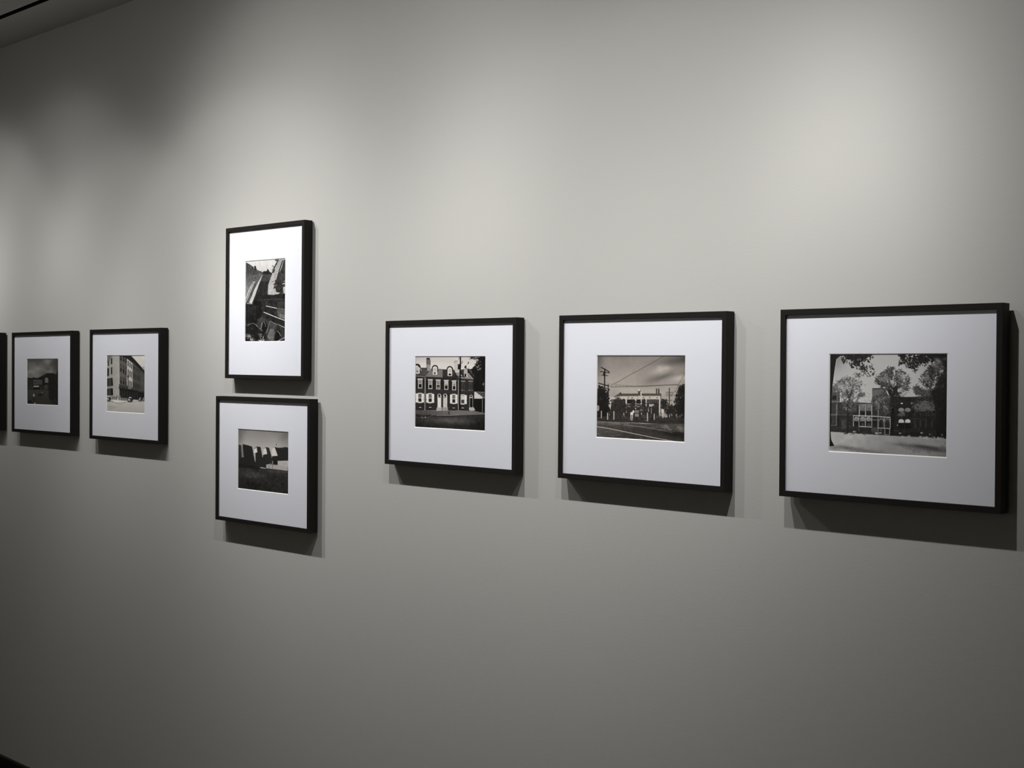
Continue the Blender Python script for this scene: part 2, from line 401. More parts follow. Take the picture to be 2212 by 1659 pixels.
def print_roadside():      # roadside building, poles and stormy sky
    c = Print([(162.3, 112.0), (1655.6, 114.3), (1639.8, 1573.6), (148.7, 1488.5)], 300, 292, 11)
    c.grad([(100, 60), (1700, 60), (1700, 1700), (100, 1700)], (900, 100), 112, (900, 760), 142)
    c.soft(1230, 345, 150, 70, 34, -.4); c.soft(1340, 320, 60, 36, 20); c.soft(1210, 300, 50, 30, 12); c.soft(1560, 490, 130, 46, 28, -.25)
    c.soft(1550, 190, 330, 90, -48, -.2); c.soft(1130, 510, 190, 70, -22, -.35); c.soft(1330, 440, 160, 34, -16, -.5); c.soft(1400, 450, 260, 40, -16, -.25)
    c.soft(160, 200, 110, 330, -34); c.soft(430, 130, 240, 50, -14); c.soft(450, 500, 220, 160, 10); c.soft(700, 420, 300, 130, 8)
    c.soft(1650, 720, 110, 90, -14); c.soft(800, 700, 500, 60, 10)
    c.cloud(9, 3.5); c.cloud(30, 1.5)
    # wires
    c.line([(330, 315), (600, 285), (900, 235), (1150, 190)], 3, 84, .7); c.line([(390, 335), (700, 305), (1000, 255), (1300, 170), (1600, 130)], 3, 88, .7)
    c.line([(230, 150), (310, 320)], 3, 84, .6); c.line([(300, 570), (500, 600), (700, 630)], 3, 84, .7)
    c.line([(385, 620), (470, 575), (560, 530), (640, 480), (740, 425), (860, 365), (960, 305), (1060, 255), (1150, 200), (1240, 150), (1310, 112)], 8, 58, .9)
    c.line([(380, 640), (700, 634), (1000, 630), (1300, 612), (1530, 604)], 9, 58); c.line([(450, 608), (800, 628), (1530, 598)], 4, 70)
    c.line([(1648, 385), (1590, 500), (1535, 600), (1490, 690), (1400, 800)], 5, 62); c.line([(1550, 605), (1600, 620)], 4, 66)
    # distant tree masses
    c.leaves([(1240, 900), (1290, 850), (1335, 900), (1340, 1010), (1250, 1010)], 260, 14, 30, 20, 46)
    c.leaves([(1330, 1010), (1380, 980), (1450, 960), (1500, 990), (1640, 900), (1640, 1180), (1330, 1160)], 600, 16, 34, 16, 42)
    c.leaves([(1480, 880), (1520, 760), (1560, 610), (1645, 585), (1700, 600), (1700, 1150), (1560, 1120), (1500, 1000)], 800, 16, 34, 8, 34)
    # telegraph poles
    c.line([(1378, 660), (1380, 1000)], 13, 22)
    for y, a, b in ((732, 1318, 1445), (762, 1318, 1445), (790, 1318, 1445), (868, 1332, 1425)): c.line([(a, y), (b, y)], 8, 34)
    c.line([(290, 330), (285, 700)], 20, 10); c.line([(225, 310), (365, 385)], 16, 10); c.line([(208, 380), (375, 405)], 14, 10)
    c.line([(232, 440), (345, 452)], 11, 14); c.rect(265, 385, 300, 455, 10); c.line([(350, 370), (372, 405)], 10, 12)
    c.line([(182, 578), (365, 628)], 17, 12); c.line([(175, 630), (370, 678)], 13, 14); c.line([(290, 700), (360, 722)], 10, 14)
    c.line([(350, 592), (348, 860)], 15, 14)
    # building
    c.fill([(445, 800), (530, 755), (1237, 752), (1240, 790), (1240, 800), (445, 815)], 60, tex=4)
    c.rect(540, 735, 568, 760, 40); c.line([(445, 796), (1240, 782)], 5, 130)
    c.rect(1155, 668, 1175, 752, 44, tex=8); c.rect(1190, 668, 1212, 752, 44, tex=8)
    c.fill([(372, 820), (560, 800), (1240, 795), (1240, 850), (372, 850)], 172, tex=3)
    for x in (672, 740, 845, 930, 1035, 1160): c.rect(x, 815, x + 26, 828, 70)
    c.line([(380, 832), (1240, 830)], 4, 120)
    c.rect(385, 850, 1205, 1180, 38, tex=8)
    c.rect(385, 860, 445, 1020, 92, tex=10)
    c.rect(665, 858, 790, 935, 18); c.rect(820, 858, 900, 940, 22); c.rect(665, 920, 900, 934, 118); c.rect(665, 968, 900, 978, 150)
    c.rect(665, 935, 900, 966, 60, tex=8)
    c.rect(1000, 862, 1190, 920, 66, tex=5); c.rect(1060, 880, 1130, 915, 52); c.rect(1038, 932, 1128, 970, 176); c.line([(1050, 952), (1115, 950)], 8, 110)
    for x in (372, 640, 800, 975, 1205): c.fill([(x, 848), (x + 22, 848), (x + 20, 1075), (x + 4, 1075)], 186)
    c.line([(1235, 760), (1232, 1100)], 10, 44); c.fill([(1203, 850), (1222, 850), (1216, 1185), (1202, 1185)], 176)
    c.fill([(1020, 985), (1035, 985), (1032, 1060), (1020, 1060)], 150); c.rect(1070, 990, 1082, 1160, 130); c.rect(1095, 1000, 1200, 1090, 34, tex=12)
    # ball finial and centre post
    c.ell(872, 710, 30, 30, 110); c.ell(866, 692, 22, 12, 196); c.rect(852, 720, 890, 785, 60)
    c.fill([(893, 725), (910, 725), (918, 1200), (905, 1200)], 190); c.line([(880, 975), (945, 990)], 9, 190); c.rect(858, 792, 925, 850, 170)
    # spruces
    def spruce(x, y0, y1, w, n):
        c.leaves([(x, y0), (x + w * .35, y0 + (y1 - y0) * .45), (x + w / 2, y1), (x - w / 2, y1), (x - w * .35, y0 + (y1 - y0) * .45)], n, 12, 26, 14, 50)
        for k in range(9):
            yy = y0 + (y1 - y0) * (k + 1.2) / 10; hw = w / 2 * (k + 1.5) / 11
            c.line([(x - hw, yy + 10), (x, yy), (x + hw, yy + 12)], 5, 84, .5)
    spruce(505, 780, 1200, 250, 520); spruce(600, 830, 1120, 150, 240); spruce(772, 820, 1080, 110, 170)
    spruce(945, 830, 1120, 150, 260); spruce(1150, 900, 1150, 130, 220); spruce(440, 850, 1160, 110, 160)
    # left dark trees
    c.leaves([(150, 650), (230, 640), (300, 700), (345, 820), (370, 1000), (385, 1100), (380, 1210), (140, 1220)], 900, 16, 36, 8, 30)
    c.fill([(140, 680), (270, 680), (330, 850), (360, 1060), (380, 1200), (140, 1230)], 14, .7, tex=4)
    # verge
    c.fill([(140, 1150), (600, 1110), (900, 1130), (1350, 1150), (1660, 1160), (1660, 1290), (1000, 1250), (140, 1215)], 40, tex=8)
    c.leaves([(400, 1120), (1640, 1140), (1640, 1240), (400, 1210)], 400, 10, 24, 22, 62)
    c.leaves([(560, 1120), (1250, 1130), (1250, 1170), (560, 1160)], 160, 8, 18, 50, 80)
    # posts and signs
    for x, a, b, w in ((232, 1045, 1168, 15), (338, 1075, 1190, 16), (444, 1050, 1190, 16), (1010, 1075, 1220, 15), (1124, 1090, 1195, 13), (612, 1075, 1120, 10), (1340, 1105, 1140, 8), (1380, 1100, 1150, 10)):
        c.line([(x, a), (x, b)], w, 172)
    c.fill([(160, 960), (180, 950), (195, 965), (195, 1030), (178, 1048), (158, 1035)], 132); c.line([(165, 985), (188, 985)], 5, 90); c.line([(165, 1010), (188, 1010)], 5, 90)
    c.rect(795, 1035, 865, 1075, 118); c.rect(800, 1090, 862, 1138, 128); c.line([(805, 1055), (855, 1055)], 6, 70); c.line([(812, 1112), (850, 1112)], 6, 80)
    c.rect(826, 1075, 842, 1092, 50); c.line([(838, 1140), (838, 1245)], 12, 26); c.rect(880, 1010, 932, 1045, 90)
    c.fill([(1246, 1020), (1262, 1010), (1286, 1020), (1286, 1060), (1266, 1075), (1246, 1060)], 186); c.line([(1256, 1040), (1278, 1040)], 6, 120)
    c.line([(1268, 1070), (1270, 1165)], 16, 170); c.line([(1300, 1095), (1325, 1095), (1320, 1160)], 10, 150); c.line([(1085, 1080), (1082, 1215)], 12, 20)
    for x, y in ((1415, 1100), (1420, 1120), (1560, 1130), (1590, 1110), (985, 1208)): c.ell(x, y, 14, 10, 110)
    # white horse
    c.fill([(722, 1070), (752, 1062), (768, 1030), (784, 1040), (790, 1070), (772, 1078), (770, 1110), (722, 1112)], 198)
    for x in (728, 744, 760): c.line([(x, 1105), (x + (2 if x > 740 else -2), 1165)], 9, 186)
    c.fill([(722, 1165), (765, 1165), (760, 1205), (728, 1205)], 128)
    # road
    c.grad([(130, 1215), (600, 1238), (1150, 1275), (1660, 1280), (1660, 1650), (130, 1520)], (500, 1230), 74, (600, 1520), 46, tex=4)
    c.cloud(18, 4, [(130, 1220), (1660, 1260), (1660, 1650), (130, 1520)])
    c.fill([(900, 1262), (1660, 1258), (1660, 1420), (1500, 1390), (1200, 1330)], 66, tex=6)
    c.line([(150, 1222), (400, 1240), (700, 1258)], 9, 128, .8); c.fill([(380, 1246), (580, 1262), (560, 1282), (400, 1262)], 104, .8)
    c.line([(600, 1278), (900, 1310), (1160, 1350), (1350, 1385)], 20, 112, .7); c.line([(1080, 1316), (1180, 1316)], 8, 130, .7)
    c.fill([(150, 1262), (420, 1290), (900, 1380), (1300, 1440), (1640, 1480), (1640, 1570), (1500, 1560), (900, 1420), (400, 1330), (150, 1295)], 52, .75, tex=3)
    c.line([(150, 1308), (330, 1335), (600, 1390), (900, 1450), (1200, 1510), (1560, 1575)], 12, 158)
    c.soft(1500, 1450, 260, 60, -24, .15)
    for x, y, w in ((230, 1470, 60), (420, 1462, 70), (660, 1500, 60), (330, 1395, 50), (520, 1450, 46), (900, 1500, 40), (180, 1430, 40)):
        c.fill([(x - w, y), (x, y - 14), (x + w, y + 6), (x, y + 12)], 92, .6)
    c.leaves([(1250, 1290), (1640, 1290), (1640, 1420), (1400, 1380)], 50, 12, 34, 92, 118, .4, 5)
    c.cloud(80, 5, [(140, 1100), (1660, 1100), (1660, 1650), (130, 1520)]); c.soft(1650, 900, 70, 900, -16); c.soft(900, 100, 900, 26, -16)
    return c.finish(1.38, (1.12, 1.0, 0.90))

def print_row_houses():    # brick terrace with arched dormers
    c = Print([(120.5, 104.1), (1543.9, 104.4), (1532.4, 1612.2), (110.7, 1533.7)], 288, 304, 5)
    c.grad([(80, 60), (1600, 60), (1600, 700), (80, 700)], (500, 100), 184, (500, 360), 200)
    c.soft(100, 100, 200, 80, -22); c.cloud(6, 2)
    for k in range(5): c.line([(110, 150 + 20 * k), (600, 150 + 16 * k), (1030, 180 + 16 * k)], 3, 150, .6)
    for k in range(4): c.line([(1050, 150 + 26 * k), (1400, 200 + 18 * k)], 3, 150, .6)
    # roofs
    c.fill([(110, 330), (345, 335), (345, 400), (600, 355), (680, 365), (910, 375), (1000, 380), (1180, 350), (1300, 375), (1550, 350), (1550, 600), (110, 520)], 54, tex=4)
    c.grad([(110, 420), (235, 335), (385, 380), (320, 520), (110, 510)], (180, 400), 58, (330, 500), 72, tex=4)
    c.fill([(400, 400), (430, 350), (672, 368), (668, 535), (318, 515)], 108, tex=4)
    for k in range(7): c.line([(560 + 22 * k, 362), (440 + 40 * k, 525)], 2.5, 92, .6)
    c.fill([(672, 368), (760, 372), (770, 470), (890, 470), (900, 395), (935, 440), (980, 540), (668, 530)], 38, tex=4)
    for x in (690, 716, 740, 880, 905): c.line([(x, 370), (x + 6, 530)], 4, 84, .6)
    c.fill([(930, 430), (1000, 430), (1090, 500), (1180, 440), (1230, 450), (1315, 575), (1040, 555), (980, 520)], 128, tex=5)
    for k in range(5): c.line([(1170 + 18 * k, 450), (1110 + 46 * k, 560)], 3, 104, .6)
    c.line([(1190, 400), (1330, 575)], 34, 24); c.fill([(1200, 380), (1350, 375), (1550, 560), (1340, 565), (1300, 500)], 70, .8, tex=8)
    # chimneys
    c.fill([(343, 140), (412, 148), (428, 190), (424, 400), (348, 395)], 138, tex=4); c.fill([(343, 140), (412, 148), (428, 190), (424, 290), (345, 250)], 76, .8, tex=4); c.rect(343, 135, 412, 165, 22)
    c.fill([(343, 150), (358, 150), (358, 385), (347, 385)], 48)
    c.fill([(905, 230), (920, 195), (980, 195), (985, 270), (960, 300), (1010, 340), (1010, 430), (930, 435), (905, 370)], 176, tex=4)
    c.line([(905, 235), (922, 200), (980, 200)], 9, 60)
    # dormers
    def dormer(x0, x1, y0, y1):
        m = (x0 + x1) / 2; w = (x1 - x0) / 2
        c.ell(m, y0 + w, w + 22, w + 24, 34); c.rect(x0 - 20, y0 + w, x1 + 20, y0 + w + 60, 34)
        c.ell(m, y0 + w + 4, w, w, 205); c.rect(x0, y0 + w, x1, y1, 205, tex=2)
        c.ell(m, y0 + w + 12, w - 16, w - 16, 176); c.rect(x0 + 18, y0 + w + 10, x1 - 18, y1 - 18, 170)
        c.line([(x0 + 8, (y0 + y1) / 2 + 20), (x1 - 8, (y0 + y1) / 2 + 20)], 8, 200)
    dormer(112, 205, 275, 452); dormer(472, 560, 300, 475); dormer(772, 862, 322, 500)
    c.fill([(110, 262), (150, 258), (190, 285), (260, 385), (245, 395), (200, 330), (160, 290), (110, 290)], 40)
    c.line([(200, 335), (250, 392)], 12, 176); c.ell(510, 445, 20, 22, 70); c.rect(792, 455, 842, 488, 16); c.rect(135, 385, 185, 430, 120)
    c.line([(565, 330), (582, 410)], 14, 40); c.line([(860, 350), (870, 420)], 12, 36)
    # wall
    c.fill([(110, 508), (320, 520), (670, 540), (1000, 560), (1320, 580), (1320, 1200), (110, 1190)], 38, tex=5)
    c.line([(112, 498), (300, 516), (320, 545)], 10, 128); c.line([(330, 518), (650, 535), (1000, 552), (1310, 575)], 9, 12)
    c.fill([(1300, 560), (1560, 560), (1560, 1260), (1300, 1230)], 14, tex=4)
    c.rect(110, 770, 1310, 850, 48, .5, tex=4)
    for k in range(40):
        c.line([(112, 560 + k * 16), (1300, 580 + k * 16)], 1.6, 52, .22)
    # upper sash windows
    for x0, x1, y in ((168, 262, 552), (378, 466, 565), (536, 626, 572), (700, 788, 580), (860, 944, 590)):
        c.rect(x0 - 50, y + 25, x0, y + 195, 26, tex=3); c.rect(x1, y + 25, x1 + 46, y + 195, 26, tex=3)
        c.rect(x0 - 6, y, x1 + 6, y + 18, 196); c.rect(x0 + 4, y + 14, x1 - 2, y + 198, 178)
        c.rect(x0 + 18, y + 26, x1 - 16, y + 98, 112, tex=14); c.rect(x0 + 18, y + 110, x1 - 16, y + 182, 16)
        for k in (1, 2):
            xx = x0 + 18 + (x1 - x0 - 34) * k / 3; c.line([(xx, y + 26), (xx, y + 98)], 3, 170, .8)
        c.line([(x0 + 18, y + 62), (x1 - 16, y + 62)], 3, 176, .8)
    c.rect(716, 612, 776, 660, 176, tex=5); c.rect(880, 618, 930, 665, 165, tex=8); c.ell(582, 730, 22, 18, 120)
    for x in (1040, 1190):
        c.rect(x, 598, x + 92, 612, 152); c.rect(x + 10, 612, x + 80, 780, 52, tex=5); c.line([(x + 45, 612), (x + 45, 660)], 8, 86)
        c.line([(x + 52, 660), (x + 52, 770)], 6, 24); c.rect(x + 4, 782, x + 50, 794, 130); c.rect(x + 66, 786, x + 84, 796, 130)
    # ground-floor shuttered windows
    for x0, x1, y in ((128, 296, 845), (338, 500, 850), (820, 972, 865), (1038, 1160, 875)):
        m0 = x0 + (x1 - x0) * .27; m1 = x0 + (x1 - x0) * .73
        if x0 > 1000: m0 = x0 + 2; m1 = x0 + 74
        if x0 < 1000: c.rect(x0, y + 8, m0 - 6, y + 188, 214)
        c.rect(m1 + 6, y + 10, x1, y + 190, 214); c.rect(m0 - 6, y - 4, m1 + 6, y + 200, 196)
        c.rect(m0 + 8, y + 14, m1 - 8, y + 92, 84, tex=14); c.rect(m0 + 8, y + 104, m1 - 8, y + 172, 26)
        for k in (1, 2):
            xx = m0 + 8 + (m1 - m0 - 16) * k / 3; c.line([(xx, y + 14), (xx, y + 92)], 3, 150, .8)
        c.line([(m0 + 8, y + 54), (m1 - 8, y + 54)], 3, 150, .8); c.ell(x0 + 6, y + 122, 5, 5, 60); c.ell(x1 - 6, y + 124, 5, 5, 60)
    c.rect(1052, 900, 1112, 975, 190, tex=3); c.rect(1056, 985, 1108, 1052, 60)
    # doors
    for x0, x1 in ((566, 642), (682, 762)):
        m = (x0 + x1) / 2; c.ell(m, 895, (x1 - x0) / 2, 38, 205); c.rect(x0, 892, x1, 1130, 205)
        c.ell(m, 893, 24, 26, 36); c.rect(x0 + 12, 922, x1 - 12, 936, 60); c.rect(x0 + 14, 940, x1 - 12, 1128, 184 if x0 > 600 else 214); c.line([(m, 945), (m, 1125)], 3, 160, .7)
        c.line([(x0 + 5, 900), (x0 + 5, 1130)], 4, 120, .6)
    c.fill([(555, 1130), (655, 1130), (655, 1215), (538, 1205)], 178); c.fill([(668, 1130), (775, 1130), (780, 1205), (664, 1205)], 150)
    for k in range(3): c.line([(550 - 4 * k, 1155 + 22 * k), (655, 1158 + 22 * k)], 5, 110); c.line([(668, 1155 + 20 * k), (776, 1156 + 20 * k)], 4, 120)
    m = 1246; c.ell(m, 915, 36, 38, 160); c.rect(1210, 912, 1282, 1130, 130); c.ell(m, 910, 20, 20, 26); c.rect(1212, 925, 1280, 942, 190); c.rect(1222, 945, 1272, 1128, 12)
    c.fill([(1205, 1135), (1300, 1132), (1330, 1190), (1240, 1205), (1205, 1180)], 176); c.line([(1235, 1155), (1310, 1150)], 4, 120); c.line([(1235, 1180), (1320, 1172)], 4, 120)
    # awning
    c.fill([(1310, 820), (1345, 815), (1480, 925), (1480, 945), (1400, 950), (1310, 948)], 190, tex=2); c.line([(1320, 818), (1530, 830)], 9, 120)
    c.fill([(1345, 825), (1540, 835), (1540, 935), (1480, 925)], 66, tex=5); c.line([(1470, 930), (1530, 942)], 12, 150)
    for k in range(6): c.ell(1322 + 26 * k, 950, 13, 9, 190)
    c.line([(1474, 950), (1474, 1270)], 10, 118)
    c.rect(1480, 625, 1510, 690, 110, .9); c.rect(1500, 700, 1520, 790, 60, .6)
    # cellar slits and downpipes
    for x in (195, 398, 872, 1056): c.rect(x, 1126 + (x > 800) * 12, x + 46, 1140 + (x > 800) * 12, 186); c.rect(x + 4, 1150, x + 36, 1180, 16, .7)
    c.line([(318, 545), (312, 1190)], 14, 160); c.line([(990, 570), (990, 1195)], 12, 128); c.line([(983, 590), (983, 1190)], 4, 170)
    # street pole
    c.line([(1033, 100), (1022, 700), (1018, 1290)], 26, 10); c.rect(978, 260, 1015, 370, 16); c.line([(920, 505), (1120, 520)], 16, 14)
    c.line([(1025, 470), (1110, 370)], 9, 22); c.line([(1050, 260), (1078, 195)], 10, 16); c.line([(1010, 110), (1000, 175)], 9, 30); c.line([(1045, 440), (1095, 510)], 20, 18)
    c.fill([(1105, 330), (1130, 285), (1155, 300), (1150, 340), (1195, 365), (1195, 440), (1170, 440), (1170, 370)], 22)
    c.fill([(1100, 375), (1170, 350), (1175, 440), (1130, 500), (1100, 500)], 172, .9); c.line([(1090, 420), (1110, 500)], 6, 60); c.rect(1118, 455, 1160, 515, 16)
    c.line([(1150, 290), (1185, 235), (1195, 210)], 5, 50); c.rect(1185, 215, 1200, 255, 30); c.line([(1190, 320), (1215, 345)], 4, 70); c.rect(1150, 455, 1172, 520, 190)
    # foliage at right
    c.leaves([(1420, 100), (1560, 95), (1560, 640), (1440, 600), (1350, 540), (1260, 380), (1330, 300), (1390, 220), (1400, 150)], 900, 18, 38, 6, 26)
    c.leaves([(1190, 104), (1400, 104), (1360, 150), (1310, 180), (1280, 130), (1240, 165)], 60, 14, 28, 30, 70)
    c.leaves([(1330, 320), (1480, 250), (1460, 370), (1350, 380)], 22, 8, 18, 120, 180)
    c.fill([(1440, 100), (1560, 100), (1560, 560), (1480, 560)], 8, .85)
    # pavement, kerb, street
    c.grad([(110, 1185), (540, 1205), (780, 1200), (1000, 1190), (1320, 1205), (1540, 1250), (1540, 1290), (1000, 1300), (500, 1320), (110, 1300)], (300, 1200), 72, (900, 1290), 104, tex=7)
    c.line([(110, 1310), (400, 1312), (700, 1318), (1000, 1305), (1540, 1285)], 18, 22); c.line([(520, 1300), (1000, 1292), (1480, 1275)], 6, 112, .7)
    c.leaves([(110, 1280), (560, 1290), (560, 1330), (110, 1330)], 90, 10, 26, 12, 40)
    c.grad([(100, 1322), (700, 1326), (1000, 1315), (1560, 1295), (1560, 1660), (100, 1580)], (600, 1320), 50, (600, 1600), 28, tex=8)
    c.soft(820, 1400, 420, 60, 34); c.soft(130, 1480, 140, 160, -14); c.soft(1480, 1480, 200, 200, -26)
    c.cloud(22, 4, [(100, 1330), (1560, 1310), (1560, 1660), (100, 1580)])
    c.ell(262, 1340, 9, 7, 190); c.ell(322, 1334, 11, 8, 205); c.ell(380, 1345, 5, 4, 130)
    c.line([(800, 1215), (800, 1285)], 16, 14); c.line([(782, 1235), (820, 1235)], 9, 16); c.ell(800, 1215, 9, 9, 14)
    c.cloud(80, 4.5, [(110, 400), (1560, 400), (1560, 1660), (100, 1580)]); c.line([(126, 110), (116, 1540)], 12, 20, .6); c.soft(1540, 800, 30, 900, -20)
    return c.finish(1.22, (1.075, 1.0, 0.94))

def print_silhouettes():   # dark gabled house ends against a pale sky
    c = Print([(109.9, 80.2), (1300.3, 157.3), (1293.0, 1624.8), (103.7, 1483.9)], 210, 232, 3)
    c.grad([(60, 40), (1340, 40), (1340, 900), (60, 900)], (700, 130), 118, (700, 520), 152)
    c.soft(110, 250, 120, 260, -38); c.soft(1290, 300, 160, 240, -20); c.soft(1180, 270, 140, 70, -12, -.5); c.cloud(8, 3)
    c.fill([(90, 700), (1330, 800), (1330, 1700), (90, 1600)], 30)
    W = 178
    c.fill([(190, 480), (215, 500), (240, 750), (185, 760)], 108)
    c.fill([(440, 500), (540, 520), (555, 600), (520, 640), (515, 860), (500, 850)], 152)
    c.fill([(545, 535), (490, 560), (480, 600), (480, 650), (548, 632)], 196)
    c.fill([(640, 520), (770, 530), (830, 540), (880, 720), (1000, 730), (1020, 720), (975, 500), (860, 505), (650, 490)], 156)
    c.fill([(760, 530), (708, 560), (690, 690), (795, 672)], 190); c.fill([(960, 515), (905, 560), (895, 715), (1035, 718), (1000, 600)], 186)
    c.fill([(660, 540), (708, 550), (692, 700), (670, 660)], 160); c.fill([(840, 540), (905, 560), (897, 716), (875, 700)], 160)
    D = 30
    c.fill([(90, 440), (180, 468), (190, 770), (90, 780)], 40, tex=4)
    c.fill([(210, 440), (330, 465), (435, 500), (500, 865), (520, 1100), (110, 1100), (110, 760), (240, 750)], D, tex=3)
    c.fill([(545, 495), (635, 510), (660, 640), (700, 900), (700, 1060), (510, 1060), (515, 650), (565, 630), (548, 560)], D + 4, tex=3)
    c.line([(545, 500), (488, 550)], 14, 96); c.line([(765, 515), (705, 552)], 13, 100); c.line([(965, 505), (920, 530)], 9, 120)
    c.fill([(755, 512), (835, 525), (890, 720), (910, 940), (790, 950), (790, 660)], D + 6, tex=3)
    c.fill([(690, 705), (740, 680), (800, 680), (830, 780), (840, 960), (690, 990)], D + 4, tex=3)
    c.fill([(965, 505), (1010, 520), (1110, 530), (1160, 505), (1240, 515), (1320, 530), (1320, 825), (900, 800), (905, 735), (1040, 720)], D + 2, tex=3)
    for x in (1040, 1140): c.fill([(x, 515), (x + 35, 503), (x + 40, 530), (x + 10, 535)], 128)
    c.line([(910, 735), (1035, 722), (1035, 740)], 10, 22)
    c.fill([(920, 820), (1030, 830), (1020, 915), (930, 925)], 24); c.fill([(903, 850), (925, 825), (935, 905), (915, 910)], 120)
    c.line([(1007, 440), (1007, 478)], 15, 26); c.ell(1008, 408, 7, 8, 60)
    for x in (1160, 1210): c.line([(x, 510), (x + 25, 520)], 4, 90, .6)
    # white fence and shed
    c.fill([(1035, 835), (1320, 830), (1320, 1000), (1040, 970)], 160, tex=4); c.line([(1140, 905), (1240, 905)], 10, 132); c.line([(1150, 985), (1270, 992)], 7, 110)
    c.fill([(765, 925), (870, 905), (1030, 935), (1320, 985), (1320, 1075), (770, 1010)], 150, tex=4)
    c.fill([(620, 985), (660, 985), (760, 1005), (760, 1020), (640, 1000)], 178)
    for x in (835, 915): c.line([(x, 930), (x, 1015)], 7, 60)
    c.line([(860, 925), (1030, 930)], 12, 90); c.line([(1275, 990), (1280, 1070)], 7, 60)
    # ground
    c.grad([(90, 960), (330, 990), (620, 1000), (760, 1018), (1320, 1085), (1320, 1700), (90, 1560)], (600, 1020), 46, (600, 1600), 30, tex=4)
    c.fill([(120, 900), (520, 960), (620, 1010), (560, 1090), (400, 1010), (110, 1000)], 24, .8, tex=3)
    c.fill([(760, 1040), (1280, 1080), (1280, 1115), (900, 1120)], 66, .6, tex=4); c.soft(450, 1170, 260, 60, 16, .1)
    c.leaves([(220, 1100), (700, 1130), (820, 1200), (500, 1240), (250, 1200)], 120, 8, 26, 58, 84, .4, 4); c.soft(420, 1400, 230, 90, -12); c.soft(1000, 1230, 260, 60, -8)
    c.line([(960, 1475), (1200, 1470)], 5, 56, .6); c.cloud(20, 2.5, [(90, 1020), (1320, 1090), (1320, 1700), (90, 1560)])
    c.cloud(50, 5, [(90, 1000), (1320, 1060), (1320, 1700), (90, 1560)]); c.line([(112, 90), (106, 1480)], 16, 18, .75)
    return c.finish(1.46, (1.06, 1.0, 0.945))

